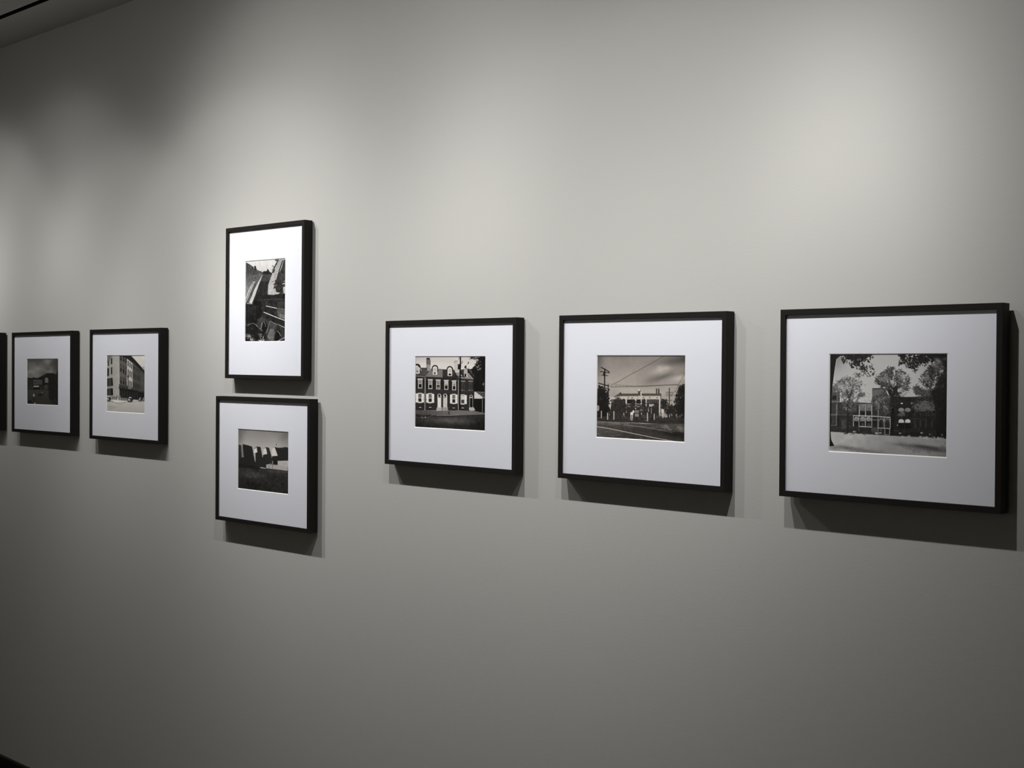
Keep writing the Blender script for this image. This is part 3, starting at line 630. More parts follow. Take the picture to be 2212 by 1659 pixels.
def print_sloping_walls(): # steep sunlit slopes over dark vaults, upright
    c = Print([(91.9, 133.3), (816.6, 74.8), (805.3, 1585.0), (81.8, 1591.2)], 168, 292, 9)
    c.img[:] = 36
    c.grad([(80, 60), (840, 60), (840, 400), (80, 400)], (400, 90), 205, (400, 330), 188)
    # hillside left
    c.fill([(85, 150), (130, 165), (170, 200), (215, 220), (250, 265), (255, 215), (275, 215), (290, 290), (330, 300), (400, 330), (420, 310), (470, 310), (492, 262),
            (525, 325), (570, 345), (560, 700), (80, 900)], 62, tex=12)
    c.leaves([(85, 160), (240, 250), (400, 340), (380, 420), (200, 460), (85, 420)], 420, 12, 26, 34, 92)
    c.rect(248, 215, 278, 290, 30); c.fill([(405, 315), (470, 312), (492, 262), (525, 325), (570, 345), (560, 375), (400, 370)], 26)
    c.grad([(85, 400), (380, 360), (300, 520), (90, 760)], (200, 400), 80, (120, 700), 104, tex=7)
    c.soft(110, 640, 60, 90, 26)
    # central dark wall
    c.fill([(400, 365), (575, 370), (520, 520), (495, 740), (230, 870), (300, 560)], 58, tex=4)
    c.fill([(345, 495), (520, 490), (495, 745), (380, 850), (215, 870)], 34, tex=4)
    # slopes
    c.grad([(400, 375), (385, 385), (300, 540), (225, 680), (150, 880), (190, 895), (205, 900), (260, 760), (330, 560)], (400, 380), 168, (180, 880), 186, tex=12)
    c.grad([(230, 500), (260, 500), (265, 520), (200, 660), (90, 900), (75, 890), (85, 800), (150, 640)], (240, 510), 170, (100, 880), 190, tex=12)
    c.line([(225, 520), (140, 740), (90, 860)], 10, 96); c.line([(262, 520), (180, 720), (120, 880)], 26, 84)
    c.line([(290, 520), (200, 740), (140, 890)], 18, 70)
    c.grad([(660, 140), (760, 80), (800, 80), (765, 130), (740, 240), (670, 390), (600, 600), (570, 740), (490, 735), (500, 560), (545, 430), (610, 270)],
           (720, 110), 152, (520, 720), 178, tex=6)
    for k in range(26):
        y = 110 + k * 24; x = 745 - k * 9
        c.line([(x - 80, y + 16), (x + 10, y - 8)], 4, 118, .5)
    c.line([(690, 90), (640, 180), (610, 250), (580, 340)], 18, 34); c.leaves([(640, 90), (690, 85), (600, 340), (570, 340)], 60, 10, 22, 26, 60)
    c.line([(760, 120), (700, 300), (650, 480), (620, 560)], 18, 26)
    c.fill([(775, 110), (840, 80), (830, 720), (640, 730), (600, 560), (680, 380), (745, 240)], 52, tex=7)
    c.fill([(735, 300), (770, 300), (770, 350), (735, 350)], 30)
    # terraces right
    c.leaves([(610, 490), (760, 500), (740, 700), (650, 720), (640, 580)], 160, 14, 30, 14, 60)
    c.fill([(575, 640), (630, 620), (640, 690), (720, 700), (665, 735), (555, 738)], 168, tex=12)
    c.fill([(765, 600), (805, 590), (805, 715), (775, 715)], 180, tex=10); c.line([(755, 545), (805, 530)], 12, 190); c.line([(770, 500), (805, 485)], 8, 160)
    c.line([(600, 580), (660, 565)], 10, 120)
    c.fill([(480, 745), (805, 722), (805, 850), (370, 850), (380, 790)], 28, tex=6)
    c.line([(380, 830), (660, 815), (805, 830)], 12, 66, .8)
    for k in range(7): c.rect(495 + 24 * k, 850, 510 + 24 * k, 900, 46)
    c.fill([(370, 850), (805, 850), (805, 980), (430, 920)], 40, tex=5); c.rect(490, 855, 660, 905, 24, .7)
    c.fill([(665, 870), (805, 860), (805, 1000), (665, 970)], 56, .8, tex=5)
    # dark lower left
    c.fill([(85, 905), (240, 905), (230, 850), (370, 850), (380, 1120), (300, 1250), (85, 1250)], 16, tex=4)
    c.fill([(85, 930), (290, 920), (270, 1100), (85, 1160)], 34, .8, tex=5); c.line([(110, 897), (215, 905)], 10, 170)
    # ledges
    for p, w, v in (([(460, 942), (655, 985)], 12, 196), ([(670, 985), (805, 1008)], 9, 130), ([(415, 1052), (600, 1130), (800, 1205)], 13, 190),
                    ([(440, 1145), (530, 1195)], 10, 150), ([(535, 1215), (650, 1280)], 8, 130), ([(665, 1265), (800, 1335)], 12, 190)):
        c.line(p, w, v)
    c.fill([(460, 955), (650, 1000), (655, 1090), (430, 1045)], 34, tex=4); c.fill([(665, 1000), (805, 1020), (805, 1180), (665, 1130)], 84, tex=10)
    c.fill([(705, 1085), (805, 1100), (800, 1180), (700, 1150)], 116, .8, tex=14)
    c.fill([(420, 1070), (800, 1215), (800, 1330), (410, 1150)], 30, tex=5)
    # arches
    c.fill([(300, 1180), (400, 1140), (480, 1180), (520, 1220), (470, 1440), (300, 1400)], 52, tex=7)
    c.ell(430, 1330, 40, 110, 10, ang=.15); c.line([(390, 1240), (375, 1330), (355, 1375)], 14, 128); c.line([(420, 1225), (445, 1260), (450, 1320)], 10, 110)
    c.line([(275, 1280), (320, 1340), (400, 1400)], 9, 150); c.line([(110, 1300), (220, 1250), (270, 1280)], 7, 110); c.line([(130, 1300), (150, 1295)], 8, 160)
    c.line([(530, 1215), (470, 1440)], 11, 120)
    c.fill([(540, 1230), (650, 1285), (640, 1400), (600, 1590), (500, 1560), (480, 1470)], 60, tex=8)
    c.fill([(545, 1350), (600, 1360), (610, 1440), (580, 1590), (500, 1530), (485, 1480)], 104, .8, tex=12)
    c.ell(670, 1500, 52, 120, 8, ang=.1); c.line([(660, 1395), (700, 1430), (725, 1490)], 12, 120); c.fill([(700, 1300), (805, 1345), (805, 1500), (740, 1500)], 44, tex=6)
    c.line([(470, 1480), (560, 1590)], 6, 110); c.line([(650, 1590), (800, 1510)], 9, 176)
    c.fill([(90, 1300), (260, 1280), (420, 1420), (420, 1590), (90, 1590)], 18, .7, tex=4); c.fill([(310, 1440), (380, 1440), (390, 1500), (350, 1520)], 92, tex=14)
    # pale grasses
    c.leaves([(85, 1470), (180, 1460), (180, 1510), (100, 1515)], 26, 10, 22, 110, 170); c.leaves([(180, 1520), (270, 1520), (260, 1570), (200, 1575)], 22, 9, 18, 120, 190)
    for a, b in (((400, 1580), (412, 1490)), ((395, 1585), (360, 1530)), ((390, 1590), (345, 1560)), ((405, 1585), (430, 1550)), ((380, 1590), (320, 1560)), ((190, 1570), (180, 1535))):
        c.line([a, b], 8, 205)
    c.cloud(24, 5); c.cloud(60, 9, [(85, 340), (820, 340), (820, 1600), (80, 1600)]); c.soft(95, 1200, 40, 500, -14); c.soft(800, 1000, 30, 600, -10)
    return c.finish(1.02, (1.03, 1.0, 0.98), 6)

def print_street_corner(): # tall corner building, parked cars
    c = Print([(137.0, 108.0), (1133.5, 106.8), (1127.5, 1632.6), (131.8, 1576.6)], 164, 212, 4)
    c.img[:] = 158
    c.grad([(740, 90), (1150, 90), (1150, 560)], (900, 100), 172, (1130, 500), 160); c.soft(1120, 130, 60, 60, 18)
    # side wall (left, pale)
    c.grad([(120, 90), (470, 90), (460, 1200), (120, 1200)], (140, 600), 118, (440, 600), 136, tex=2)
    c.fill([(120, 90), (300, 90), (150, 300), (120, 320)], 78, .8)
    for x0, x1, y0, y1 in ((160, 190, 225, 385), (240, 275, 165, 340), (135, 190, 430, 650), (240, 275, 405, 605)): c.fill([(x0, y0 + 25), (x1, y0), (x1, y1 - 10), (x0, y1)], 26)
    c.fill([(130, 690), (280, 670), (300, 900), (130, 940)], 26, tex=4); c.fill([(130, 690), (290, 668), (288, 685), (130, 712)], 150); c.fill([(180, 720), (250, 700), (240, 900), (180, 920)], 62, .7, tex=6)
    c.fill([(130, 920), (290, 900), (260, 965), (130, 985)], 116); c.fill([(130, 985), (290, 965), (300, 1150), (130, 1150)], 24, tex=5); c.fill([(170, 1010), (230, 1000), (230, 1140), (180, 1140)], 70, .7, tex=6)
    # street facade receding right
    c.grad([(462, 95), (700, 95), (820, 180), (1000, 400), (1140, 560), (1140, 1300), (470, 1210)], (470, 600), 78, (1130, 700), 52, tex=4)
    c.fill([(600, 95), (745, 95), (880, 230), (1000, 370), (1140, 530), (1140, 580), (1000, 470), (820, 300), (660, 190), (480, 110)], 26, tex=2)
    c.line([(740, 100), (1000, 370), (1130, 505)], 6, 110, .6)
    c.fill([(660, 190), (810, 320), (805, 940), (650, 880)], 150, tex=4)
    for col, (x, w) in enumerate(((482, 40), (552, 40), (618, 36))):
        for y0, y1 in ((120 + col * 30, 235 + col * 30), (330 + col * 42, 530 + col * 42), (670 + col * 22, 840 + col * 22)):
            c.fill([(x, y0), (x + w, y0 + 16), (x + w, y1 + 12), (x, y1)], 30, tex=4); c.fill([(x + 10, y0 + 30), (x + w - 8, y0 + 40), (x + w - 8, (y0 + y1) / 2), (x + 10, (y0 + y1) / 2)], 96, .7)
    for col, (x, w) in enumerate(((682, 22), (728, 22), (772, 20))):
        for y0, y1 in ((245 + col * 40, 385 + col * 34), (465 + col * 36, 640 + col * 26), (740 + col * 22, 890 + col * 18)):
            c.fill([(x, y0), (x + w, y0 + 14), (x + w, y1 + 8), (x, y1)], 32)
    for col in range(9):
        x = 822 + col * 34; w = 15
        for y0, y1 in ((365 + col * 24, 470 + col * 20), (560 + col * 20, 720 + col * 10), (800 + col * 14, 940 + col * 8)):
            c.fill([(x, y0), (x + w, y0 + 10), (x + w, y1 + 4), (x, y1)], 26, .8)
    c.line([(820, 790), (1120, 900)], 5, 76, .6); c.line([(1010, 620), (1130, 700)], 6, 36); c.line([(1000, 820), (1120, 860)], 5, 84, .6)
    c.fill([(1010, 520), (1140, 600), (1140, 1000), (1010, 1040)], 76, .5, tex=6); c.fill([(1040, 420), (1110, 395), (1130, 440), (1130, 505), (1080, 470)], 132, tex=5)
    # canopy and shopfronts
    c.fill([(455, 860), (560, 880), (800, 960), (1010, 1050), (1130, 1060), (1130, 1100), (800, 1010), (455, 955)], 48, tex=6); c.line([(490, 862), (640, 905), (790, 955)], 6, 100, .7)
    for x in (700, 745): c.rect(x, 930, x + 26, 985, 112)
    c.fill([(455, 950), (800, 1010), (1130, 1095), (1130, 1290), (460, 1210)], 22, tex=5)
    for x in (480, 530, 590, 660, 730, 800, 860, 920): c.rect(x, 1010 + (x - 480) * .15, x + 16, 1190 + (x - 480) * .1, 52, .8, tex=5)
    c.fill([(300, 960), (462, 960), (470, 1250), (300, 1160)], 136, .9, tex=3); c.line([(455, 930), (445, 970)], 14, 30)
    c.fill([(440, 1150), (490, 1160), (500, 1280), (430, 1270)], 104, tex=5); c.fill([(500, 1210), (680, 1225), (680, 1290), (500, 1285)], 96, tex=5)
    # street lamp and cable
    c.line([(700, 540), (820, 540), (1120, 525)], 5, 50, .8); c.line([(690, 600), (688, 850)], 14, 18); c.ell(688, 660, 20, 44, 20); c.line([(670, 720), (712, 700)], 6, 24)
    # ground
    c.grad([(120, 1265), (300, 1275), (640, 1295), (900, 1275), (1140, 1290), (1140, 1680), (120, 1600)], (600, 1290), 158, (600, 1600), 140, tex=3)
    c.fill([(255, 1265), (480, 1278), (660, 1310), (560, 1340), (420, 1350), (330, 1335)], 176, tex=3)
    c.line([(250, 1305), (330, 1338), (420, 1356), (520, 1348), (640, 1328)], 8, 56); c.line([(780, 1330), (960, 1310)], 5, 90)
    c.fill([(120, 1400), (420, 1445), (250, 1520), (120, 1500)], 132, .6, tex=2); c.fill([(250, 1185), (390, 1190), (400, 1265), (260, 1260)], 96, .9, tex=6)
    c.line([(250, 1190), (430, 1200)], 5, 50); c.line([(395, 1150), (402, 1250)], 12, 26); c.line([(270, 1190), (280, 1255)], 4, 56); c.line([(330, 1192), (335, 1255)], 4, 60)
    # cars
    for x, y, w, h in ((185, 1240, 65, 80), (745, 1265, 82, 72), (1010, 1262, 60, 52), (1095, 1262, 34, 48)):
        c.ell(x, y - h * .45, w * .62, h * .55, 46); c.ell(x, y, w, h * .62, 40); c.ell(x - w * .35, y + h * .05, w * .42, h * .42, 150, .85)
        c.ell(x - w * .05, y - h * .75, w * .5, h * .2, 176); c.rect(x - w * .3, y - h * .62, x + w * .3, y - h * .25, 28)
        c.ell(x, y + h * .78, w * .95, h * .13, 16); c.ell(x - w * .65, y + h * .5, w * .16, h * .26, 12); c.ell(x + w * .35, y + h * .5, w * .22, h * .3, 12)
        c.ell(x + w * .35, y + h * .5, w * .09, h * .12, 110); c.ell(x - w * .5, y - h * .05, w * .1, h * .12, 210)
    c.cloud(60, 3, [(130, 100), (1140, 500), (1140, 1290), (130, 1270)]); c.line([(140, 112), (133, 1260)], 12, 30, .6); c.cloud(14, 2)
    return c.finish(1.86, (1.05, 1.0, 0.93))

def print_town_square():   # dim square under dark clouds
    c = Print([(131.5, 92.2), (1137.4, 87.5), (1135.3, 1585.6), (129.8, 1539.7)], 140, 188, 8)
    c.grad([(100, 60), (1160, 60), (1160, 760), (100, 760)], (600, 90), 62, (500, 700), 84)
    c.soft(790, 160, 120, 70, 30); c.soft(470, 400, 160, 80, 26); c.soft(250, 500, 130, 60, 22); c.soft(800, 500, 110, 50, 14); c.soft(1080, 200, 180, 260, -22); c.soft(330, 160, 160, 80, -8)
    c.cloud(9, 6)
    c.fill([(110, 690), (180, 690), (230, 710), (310, 695), (340, 665), (370, 695), (480, 700), (600, 640), (700, 590), (770, 545), (980, 550), (1060, 590), (1090, 480), (1160, 400), (1160, 1640), (110, 1580)], 17, tex=3)
    c.rect(180, 770, 330, 1060, 28, tex=3); c.fill([(335, 765), (610, 770), (610, 915), (335, 910)], 52, tex=6); c.line([(335, 768), (600, 775)], 8, 82); c.line([(340, 905), (610, 912)], 10, 70)
    for x in (375, 430, 490, 550): c.rect(x, 800, x + 26, 880, 38, .8)
    c.rect(340, 945, 510, 1000, 108, tex=6); c.rect(345, 1000, 430, 1065, 7); c.rect(445, 995, 500, 1060, 8)
    c.fill([(700, 720), (755, 680), (810, 730), (810, 855), (700, 855)], 76, tex=5); c.rect(740, 700, 765, 740, 96); c.rect(700, 920, 800, 1060, 42, tex=5); c.rect(690, 930, 716, 1060, 60)
    for x in (220, 290, 570, 640): c.rect(x, 960, x + 18, 1070, 54)
    c.grad([(120, 1090), (500, 1075), (820, 1090), (830, 1350), (1050, 1600), (120, 1560)], (400, 1090), 42, (400, 1550), 32, tex=4)
    for x, y, r in ((210, 1118, 12), (265, 1104, 12), (335, 1098, 10), (470, 1090, 9), (735, 1295, 10)): c.ell(x, y, r, r * .7, 84)
    c.fill([(480, 1220), (560, 1200), (620, 1190), (660, 1230), (560, 1290), (470, 1280)], 17, .8); c.ell(608, 1180, 24, 12, 104)
    c.ell(345, 1258, 28, 46, 118); c.line([(345, 1330), (335, 1470)], 36, 20); c.ell(225, 1480, 70, 70, 12); c.ell(300, 1450, 18, 26, 62); c.ell(380, 1510, 22, 22, 128)
    c.leaves([(820, 700), (1090, 640), (1130, 1200), (1100, 1560), (820, 1350), (850, 1000)], 260, 18, 40, 8, 26)
    c.leaves([(860, 1330), (1080, 1400), (1050, 1550), (880, 1420)], 40, 10, 24, 26, 44); c.ell(1048, 770, 10, 12, 52)
    c.line([(136, 95), (130, 1540)], 12, 16, .7); c.soft(1125, 800, 30, 900, -14)
    return c.finish(2.55, (1.05, 1.0, 0.92), 2.5)

def print_hidden():        # print of the frame cut off by the edge of the view
    c = Print([(0, 0), (100, 0), (100, 80), (0, 80)], 60, 48, 2)
    c.grad([(0, 0), (100, 0), (100, 80), (0, 80)], (50, 0), 130, (50, 45), 150)
    c.fill([(0, 45), (30, 30), (60, 40), (100, 35), (100, 80), (0, 80)], 50, tex=8)
    return c.finish(1.5, (1.05, 1.0, 0.93))

PAINT = {'A': print_hidden, 'B': print_town_square, 'C': print_street_corner, 'D': print_sloping_walls, 'E': print_silhouettes,
         'F': print_row_houses, 'G': print_roadside, 'H': print_lawn}
# PRINTS_END

# ----------------------------------------------------------------------------
# framed photograph
# ----------------------------------------------------------------------------
REC = 0.0065        # mat surface sits this far behind the front edge
MATT = 0.0018
BAND = 0.012

def print_mesh(name, rgb, x0, x1, z0, z1, y, parent):
    ny, nx, _ = rgb.shape
    # one colour sample per vertex, rows from the top down
    xs = np.linspace(x0, x1, nx); zs = np.linspace(z1, z0, ny)
    X, Z = np.meshgrid(xs, zs)
    co = np.stack([X, np.full_like(X, y), Z], -1).reshape(-1, 3).astype(np.float32)
    idx = np.arange(nx * ny).reshape(ny, nx)
    a, b, c, d = idx[:-1, :-1], idx[1:, :-1], idx[1:, 1:], idx[:-1, 1:]
    faces = np.stack([a, b, c, d], -1).reshape(-1, 4).astype(np.int32)
    me = bpy.data.meshes.new(name)
    me.vertices.add(len(co)); me.vertices.foreach_set('co', co.ravel())
    nf = len(faces)
    me.loops.add(nf * 4); me.loops.foreach_set('vertex_index', faces.ravel())
    me.polygons.add(nf)
    me.polygons.foreach_set('loop_start', np.arange(0, nf * 4, 4, dtype=np.int32))
    me.polygons.foreach_set('loop_total', np.full(nf, 4, dtype=np.int32))
    me.update(calc_edges=True)
    at = me.color_attributes.new('silver_image', 'FLOAT_COLOR', 'POINT')
    rgba = np.ones((nx * ny, 4), np.float32); rgba[:, :3] = rgb.reshape(-1, 3)
    at.data.foreach_set('color', rgba.ravel())
    return link(name, me, print_material('gelatin_silver_print'), parent)

def framed_photograph(cx, cz, w, h, tilt, stand, win, rgb, label):
    t = FRAME_T
    root = empty('framed_photograph', (cx, YW - stand - t, EYE + cz), (0, -tilt, 0))
    root['label'] = label; root['category'] = 'framed photograph'
    root['group'] = 'black framed photographs hung along the grey wall'
    e = 0.0006
    # moulding: front face, rabbet lip, open back
    bm = bmesh.new()
    ring(bm, [(0, e), (e, 0), (BAND - e, 0), (BAND, e), (BAND, REC - .0026), (BAND - .005, REC - .0026),
              (BAND - .005, t - .001), (0.0012, t), (0, t - .001)], w, h)
    from_bm('frame', bm, M_FRAME, root)
    # glazing
    bm = bmesh.new(); wi, hi = w / 2 - BAND + .004, h / 2 - BAND + .004
    box(bm, -wi, wi, REC - .0024, REC - .0004, -hi, hi)
    from_bm('glass', bm, M_GLASS, root)
    # mat board with bevelled window
    x0, x1, z0, z1 = win
    bm = bmesh.new()
    def rectv(a, b, c, d, y): return [bm.verts.new(p) for p in ((a, y, d), (b, y, d), (b, y, c), (a, y, c))]
    o = rectv(-wi, wi, -hi, hi, REC); i = rectv(x0, x1, z0, z1, REC)
    j = rectv(x0 + MATT, x1 - MATT, z0 + MATT, z1 - MATT, REC + MATT); ob = rectv(-wi, wi, -hi, hi, REC + MATT)
    for k in range(4):
        n = (k + 1) % 4
        bm.faces.new([o[k], o[n], i[n], i[k]])
        f = bm.faces.new([i[k], i[n], j[n], j[k]]); f.material_index = 1
        bm.faces.new([j[k], j[n], ob[n], ob[k]]); bm.faces.new([ob[k], ob[n], o[n], o[k]])
    mo = from_bm('mat_board', bm, M_MAT, root); mo.data.materials.append(M_BEVEL)
    mo['label'] = 'white mat board with a bevelled window'
    # the print itself
    px0, px1, pz0, pz1 = x0 + MATT - .001, x1 - MATT + .001, z0 + MATT - .001, z1 - MATT + .001
    po = print_mesh('photographic_print', rgb, px0, px1, pz0, pz1, REC + MATT + .0002, root)
    bm = bmesh.new(); box(bm, -wi, wi, REC + MATT + .0006, t - .004, -hi, hi)
    from_bm('backing_board', bm, M_BACK, root)
    # rubber bumpers that hold the frame off the wall
    for sx in (-1, 1):
        for sz in (-1, 1):
            bm = bmesh.new()
            bmesh.ops.create_cone(bm, cap_ends=True, segments=16, radius1=.004, radius2=.004, depth=stand,
                                  matrix=Matrix.Translation((sx * (w / 2 - .02), t + stand / 2, sz * (h / 2 - .008))) @ Matrix.Rotation(math.pi / 2, 4, 'X'))
            from_bm('rubber_bumper', bm, M_BLACK, root)
    return root

FRAMES = [
    # key,   cx,      cz,     w,      h,      tilt,    stand, window (x0, x1, z0, z1), label
    ('A', -5.1650, -0.0705, 0.4700, 0.3900, 0.000, 0.006, (-0.125, 0.125, -0.094, 0.100),
     'black framed photograph cut off by the left edge, only its dark side showing'),
    ('B', -4.5887, -0.0707, 0.4727, 0.3884, 0.0032, 0.003, (-0.1254, 0.1226, -0.0843, 0.0917),
     'black framed photograph of a dim town square under a dark cloudy sky'),
    ('C', -3.9889, -0.0705, 0.4667, 0.3920, -0.0002, 0.003, (-0.1269, 0.1256, -0.0966, 0.1037),
     'black framed photograph of a street corner building with parked old cars'),
    ('D', -3.1808, 0.1951, 0.3973, 0.4709, -0.0036, 0.003, (-0.1040, 0.1000, -0.1214, 0.1285),
     'tall upright black framed photograph of sunlit sloping walls, the upper of the stacked pair'),
    ('E', -3.1860, -0.2927, 0.4777, 0.3921, 0.0006, 0.006, (-0.1286, 0.1290, -0.0911, 0.0964),
     'black framed photograph of dark house silhouettes, hung directly below the upright one'),
    ('F', -2.3772, -0.0705, 0.4874, 0.3920, -0.0005, 0.003, (-0.1317, 0.1322, -0.0921, 0.0996),
     'black framed photograph of brick row houses with arched dormers and white shutters'),
    ('G', -1.7563, -0.0694, 0.4755, 0.3910, -0.0019, 0.002, (-0.1262, 0.1269, -0.0937, 0.1001),
     'black framed photograph of a roadside building with telegraph poles and a white horse'),
    ('H', -1.1494, -0.0682, 0.4634, 0.3868, 0.0024, 0.010, (-0.1226, 0.1253, -0.0966, 0.1015),
     'rightmost black framed photograph, leafy trees before houses and a pale lawn'),
]
for key, cx, cz, w, h, tilt, stand, win, label in FRAMES:
    framed_photograph(cx, cz, w, h, tilt, stand, win, PAINT[key](), label)

# ----------------------------------------------------------------------------
# room shell
# ----------------------------------------------------------------------------
X0, X1, Y0 = -8.0, 3.2, -2.6
bm = bmesh.new(); box(bm, X0, X1, YW, YW + .12, 0, CEIL + .2); structure('wall_back', bm, M_WALL)
bm = bmesh.new(); box(bm, X0 - .12, X0, Y0, YW + .12, 0, CEIL + .2); structure('wall_left', bm, M_WALL2)
bm = bmesh.new(); box(bm, X1, X1 + .12, Y0, YW + .12, 0, CEIL + .2); structure('wall_right', bm, M_WALL2)
bm = bmesh.new(); box(bm, X0 - .12, X1 + .12, Y0 - .12, Y0, 0, CEIL + .2); structure('wall_front', bm, M_WALL2)
bm = bmesh.new(); box(bm, X0 - .12, X1 + .12, Y0 - .12, YW + .12, -.1, 0); structure('floor', bm, M_FLOOR)
SL0, SL1 = 2.1265, 2.1515       # dark slot in the ceiling beside the wall
bm = bmesh.new()
box(bm, X0, X1, Y0, SL0, CEIL, CEIL + .2); box(bm, X0, X1, SL1, YW, CEIL, CEIL + .2)
structure('ceiling', bm, M_CEIL)
bm = bmesh.new()                # black U channel up in the slot
box(bm, X0, X1, SL0, SL0 + .0015, CEIL + .0005, CEIL + .05); box(bm, X0, X1, SL1 - .0015, SL1, CEIL + .0005, CEIL + .05)
box(bm, X0, X1, SL0, SL1, CEIL + .05, CEIL + .055)
structure('trim_1', bm, M_BLACK)
bm = bmesh.new()
zb = EYE - 1.579
prof = [(0, 0), (-.014, 0), (-.014, zb - .004), (-.011, zb), (0, zb)]
va = [bm.verts.new((X0, YW + y, z)) for y, z in prof]; vb = [bm.verts.new((X1, YW + y, z)) for y, z in prof]
for k in range(5): bm.faces.new([va[k], va[(k + 1) % 5], vb[(k + 1) % 5], vb[k]])
bm.faces.new(va); bm.faces.new(vb[::-1])
structure('baseboard_back', bm, simple('black_baseboard_paint', (0.012, 0.010, 0.009), 0.45, 0.3))

# ----------------------------------------------------------------------------
# track spotlights above the pictures, and added fill lamps facing the opposite wall
# ----------------------------------------------------------------------------
LZ, LD = 1.02, 0.78
PROFILE = [1.0, 0.9742, 0.665, 0.4058, 0.2553, 0.1719, 0.1202, 0.0342, 0.0162, 0.0116, 0.0101, 0.0092, 0.0083]
LAMPS = [  # x, intensity, aim x, aim z, beam width, side (0 picture wall, 1 opposite wall)
    (-1.17, 0.6322, -1.2684, 0.2269, 0.9469, 0),
    (-1.625, 0.6312, -1.7977, -0.1502, 0.9548, 0),
    (-2.18, 0.7085, -2.3932, -0.0410, 1.2164, 0),
    (-3.21, 0.5898, -2.8957, 0.0088, 1.3214, 0),
    (-3.53, 0.7821, -3.3193, -0.0547, 0.8457, 0),
    (-3.85, 0.5144, -4.0992, -0.1365, 0.7691, 0),
    (-4.32, 0.3492, -4.4912, 0.2397, 0.8719, 0),
    (-4.8, 0.6563, -5.2225, 0.1572, 0.8151, 0),
    (-5.6, 0.62, -5.5, 0.0, 1.2, 1), (-4.0, 0.62, -4.0, 0.0, 1.2, 1), (-2.4, 0.62, -2.4, 0.0, 1.2, 1), (-0.8, 0.62, -0.8, 0.0, 1.2, 1)]  # unseen lamps, added to raise the ambient light in the frame shadows
GAIN = 2 * math.pi * 4 * math.pi

def track_lamp(x, inten, ax, az, wd, side):
    if side: p = Vector((x, Y0 + LD, EYE + LZ)); aim = Vector((ax, Y0, EYE + az))
    else: p = Vector((x, YW - LD, EYE + LZ)); aim = Vector((ax, YW, EYE + az))
    rot = (aim - p).to_track_quat('-Z', 'Y')
    ld = bpy.data.lights.new('spot_beam', 'SPOT')
    ld.energy = inten * GAIN; ld.spot_size = math.pi; ld.spot_blend = 0.0
    ld.shadow_soft_size = 0.014; ld.color = (1.0, 0.995, 0.985)
    ld.use_nodes = True
    nt = ld.node_tree; em = nt.nodes['Emission']
    tc = nt.nodes.new('ShaderNodeTexCoord'); sp = nt.nodes.new('ShaderNodeSeparateXYZ')
    nt.links.new(tc.outputs['Normal'], sp.inputs['Vector'])
    ab = nt.nodes.new('ShaderNodeMath'); ab.operation = 'ABSOLUTE'
    nt.links.new(sp.outputs['Z'], ab.inputs[0])
    ac = nt.nodes.new('ShaderNodeMath'); ac.operation = 'ARCCOSINE'
    nt.links.new(ab.outputs[0], ac.inputs[0])
    dv = nt.nodes.new('ShaderNodeMath'); dv.operation = 'DIVIDE'; dv.inputs[1].default_value = math.pi / 2 * wd
    nt.links.new(ac.outputs[0], dv.inputs[0])
    cr = nt.nodes.new('ShaderNodeValToRGB'); r = cr.color_ramp; r.interpolation = 'B_SPLINE'
    n = len(PROFILE)
    r.elements[0].position = 0; r.elements[0].color = (PROFILE[0],) * 3 + (1,)
    r.elements[1].position = 1; r.elements[1].color = (PROFILE[-1],) * 3 + (1,)
    for i in range(1, n - 1):
        e = r.elements.new(i / (n - 1)); e.color = (PROFILE[i],) * 3 + (1,)
    nt.links.new(dv.outputs[0], cr.inputs['Fac'])
    nt.links.new(cr.outputs['Color'], em.inputs['Strength'])
    lo = bpy.data.objects.new('spot_beam', ld); COL.objects.link(lo)
    lo.location = p; lo.rotation_mode = 'QUATERNION'; lo.rotation_quaternion = rot
    return p, rot

def lathe(bm, prof, n=28):
    rings = [[bm.verts.new((r * math.cos(2 * math.pi * k / n), r * math.sin(2 * math.pi * k / n), z)) for k in range(n)] for r, z in prof]
    for a, b in zip(rings, rings[1:]):
        for k in range(n): bm.faces.new([a[k], a[(k + 1) % n], b[(k + 1) % n], b[k]])

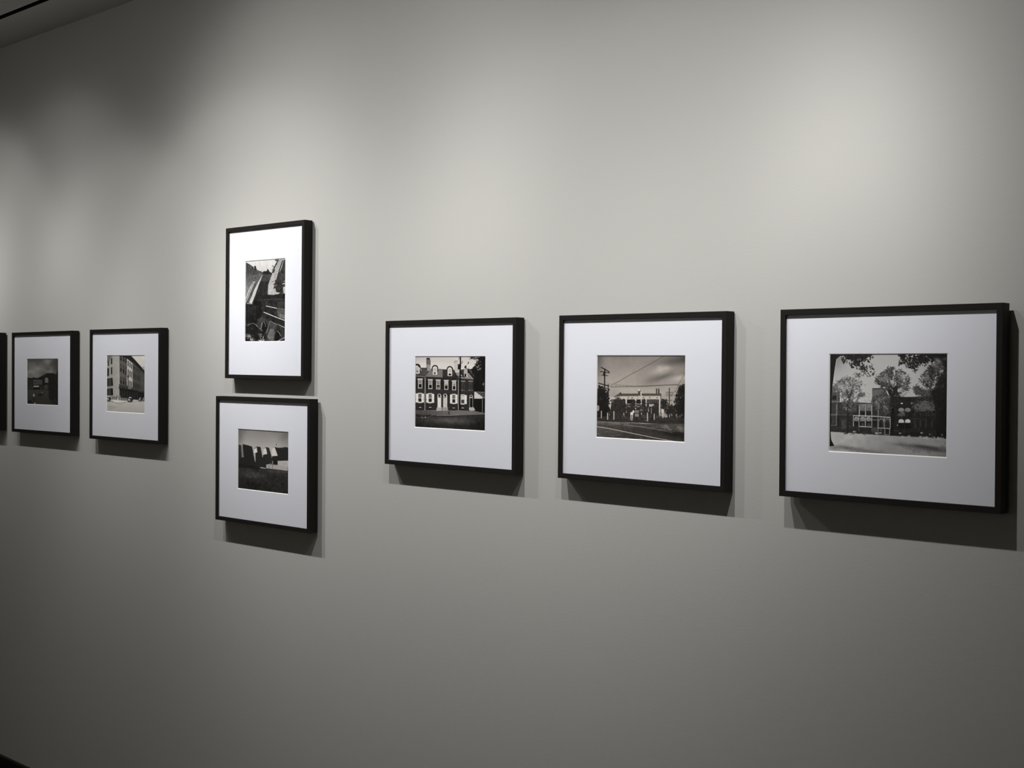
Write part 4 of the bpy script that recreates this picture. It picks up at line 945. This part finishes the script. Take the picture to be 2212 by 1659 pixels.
for L in LAMPS:
    p, rot = track_lamp(*L)
    root = empty('ceiling_spotlight', (p.x, p.y, CEIL))
    wn = 'opposite wall, added to brighten the picture' if L[5] else 'picture'
    root['label'] = 'black cylindrical spotlight under the ceiling aimed at the %s wall' % wn
    root['category'] = 'spotlight'; root['group'] = 'spotlights aimed at the %s wall' % wn
    R4 = rot.to_matrix().to_4x4()
    bm = bmesh.new()
    lathe(bm, [(0.0, .115), (.030, .112), (.038, .10), (.038, .004), (.034, .004), (.033, .06), (0.0, .06)])
    bmesh.ops.transform(bm, matrix=Matrix.Translation(p - root.location) @ R4, verts=bm.verts)
    from_bm('lamp_head', bm, M_METAL, root, True)
    bm = bmesh.new()
    c = (p - root.location) + R4.to_3x3() @ Vector((0, 0, .113))
    bmesh.ops.create_cone(bm, cap_ends=True, segments=12, radius1=.006, radius2=.006, depth=-c.z - .02,
                          matrix=Matrix.Translation((c.x, c.y, (c.z - .02) / 2)))
    from_bm('stem', bm, M_METAL, root)
    bm = bmesh.new()
    bmesh.ops.create_cone(bm, cap_ends=True, segments=28, radius1=.045, radius2=.05, depth=.018, matrix=Matrix.Translation((c.x, c.y, -.0105)))
    from_bm('ceiling_canopy', bm, M_METAL, root)

# ----------------------------------------------------------------------------
# world, camera, view
# ----------------------------------------------------------------------------
w = bpy.data.worlds.new('dark_surroundings'); scene.world = w; w.use_nodes = True
w.node_tree.nodes['Background'].inputs['Color'].default_value = (0.0, 0.0, 0.0, 1)

cam = bpy.data.cameras.new('camera'); co = bpy.data.objects.new('camera', cam); COL.objects.link(co)
cam.sensor_fit = 'HORIZONTAL'; cam.sensor_width = 36.0; cam.lens = 44.5641
cam.clip_start = 0.05
r = Vector((0.7332477838785547, 0.6799197073683346, 0.007541814725022025))
u = Vector((-0.014244795941159913, 0.0042710695174682555, 0.9998894157624489))
f = Vector((-0.6798123073509209, 0.7332741298432225, -0.012817069746309934))
m = Matrix((r, u, -f)).transposed().to_4x4(); m.translation = (0, 0, EYE)
co.matrix_world = m
scene.camera = co

scene.view_settings.view_transform = 'Standard'
scene.view_settings.look = 'None'
scene.view_settings.gamma = 1.0
scene.view_settings.exposure = 0.0
scene.view_settings.use_curve_mapping = False
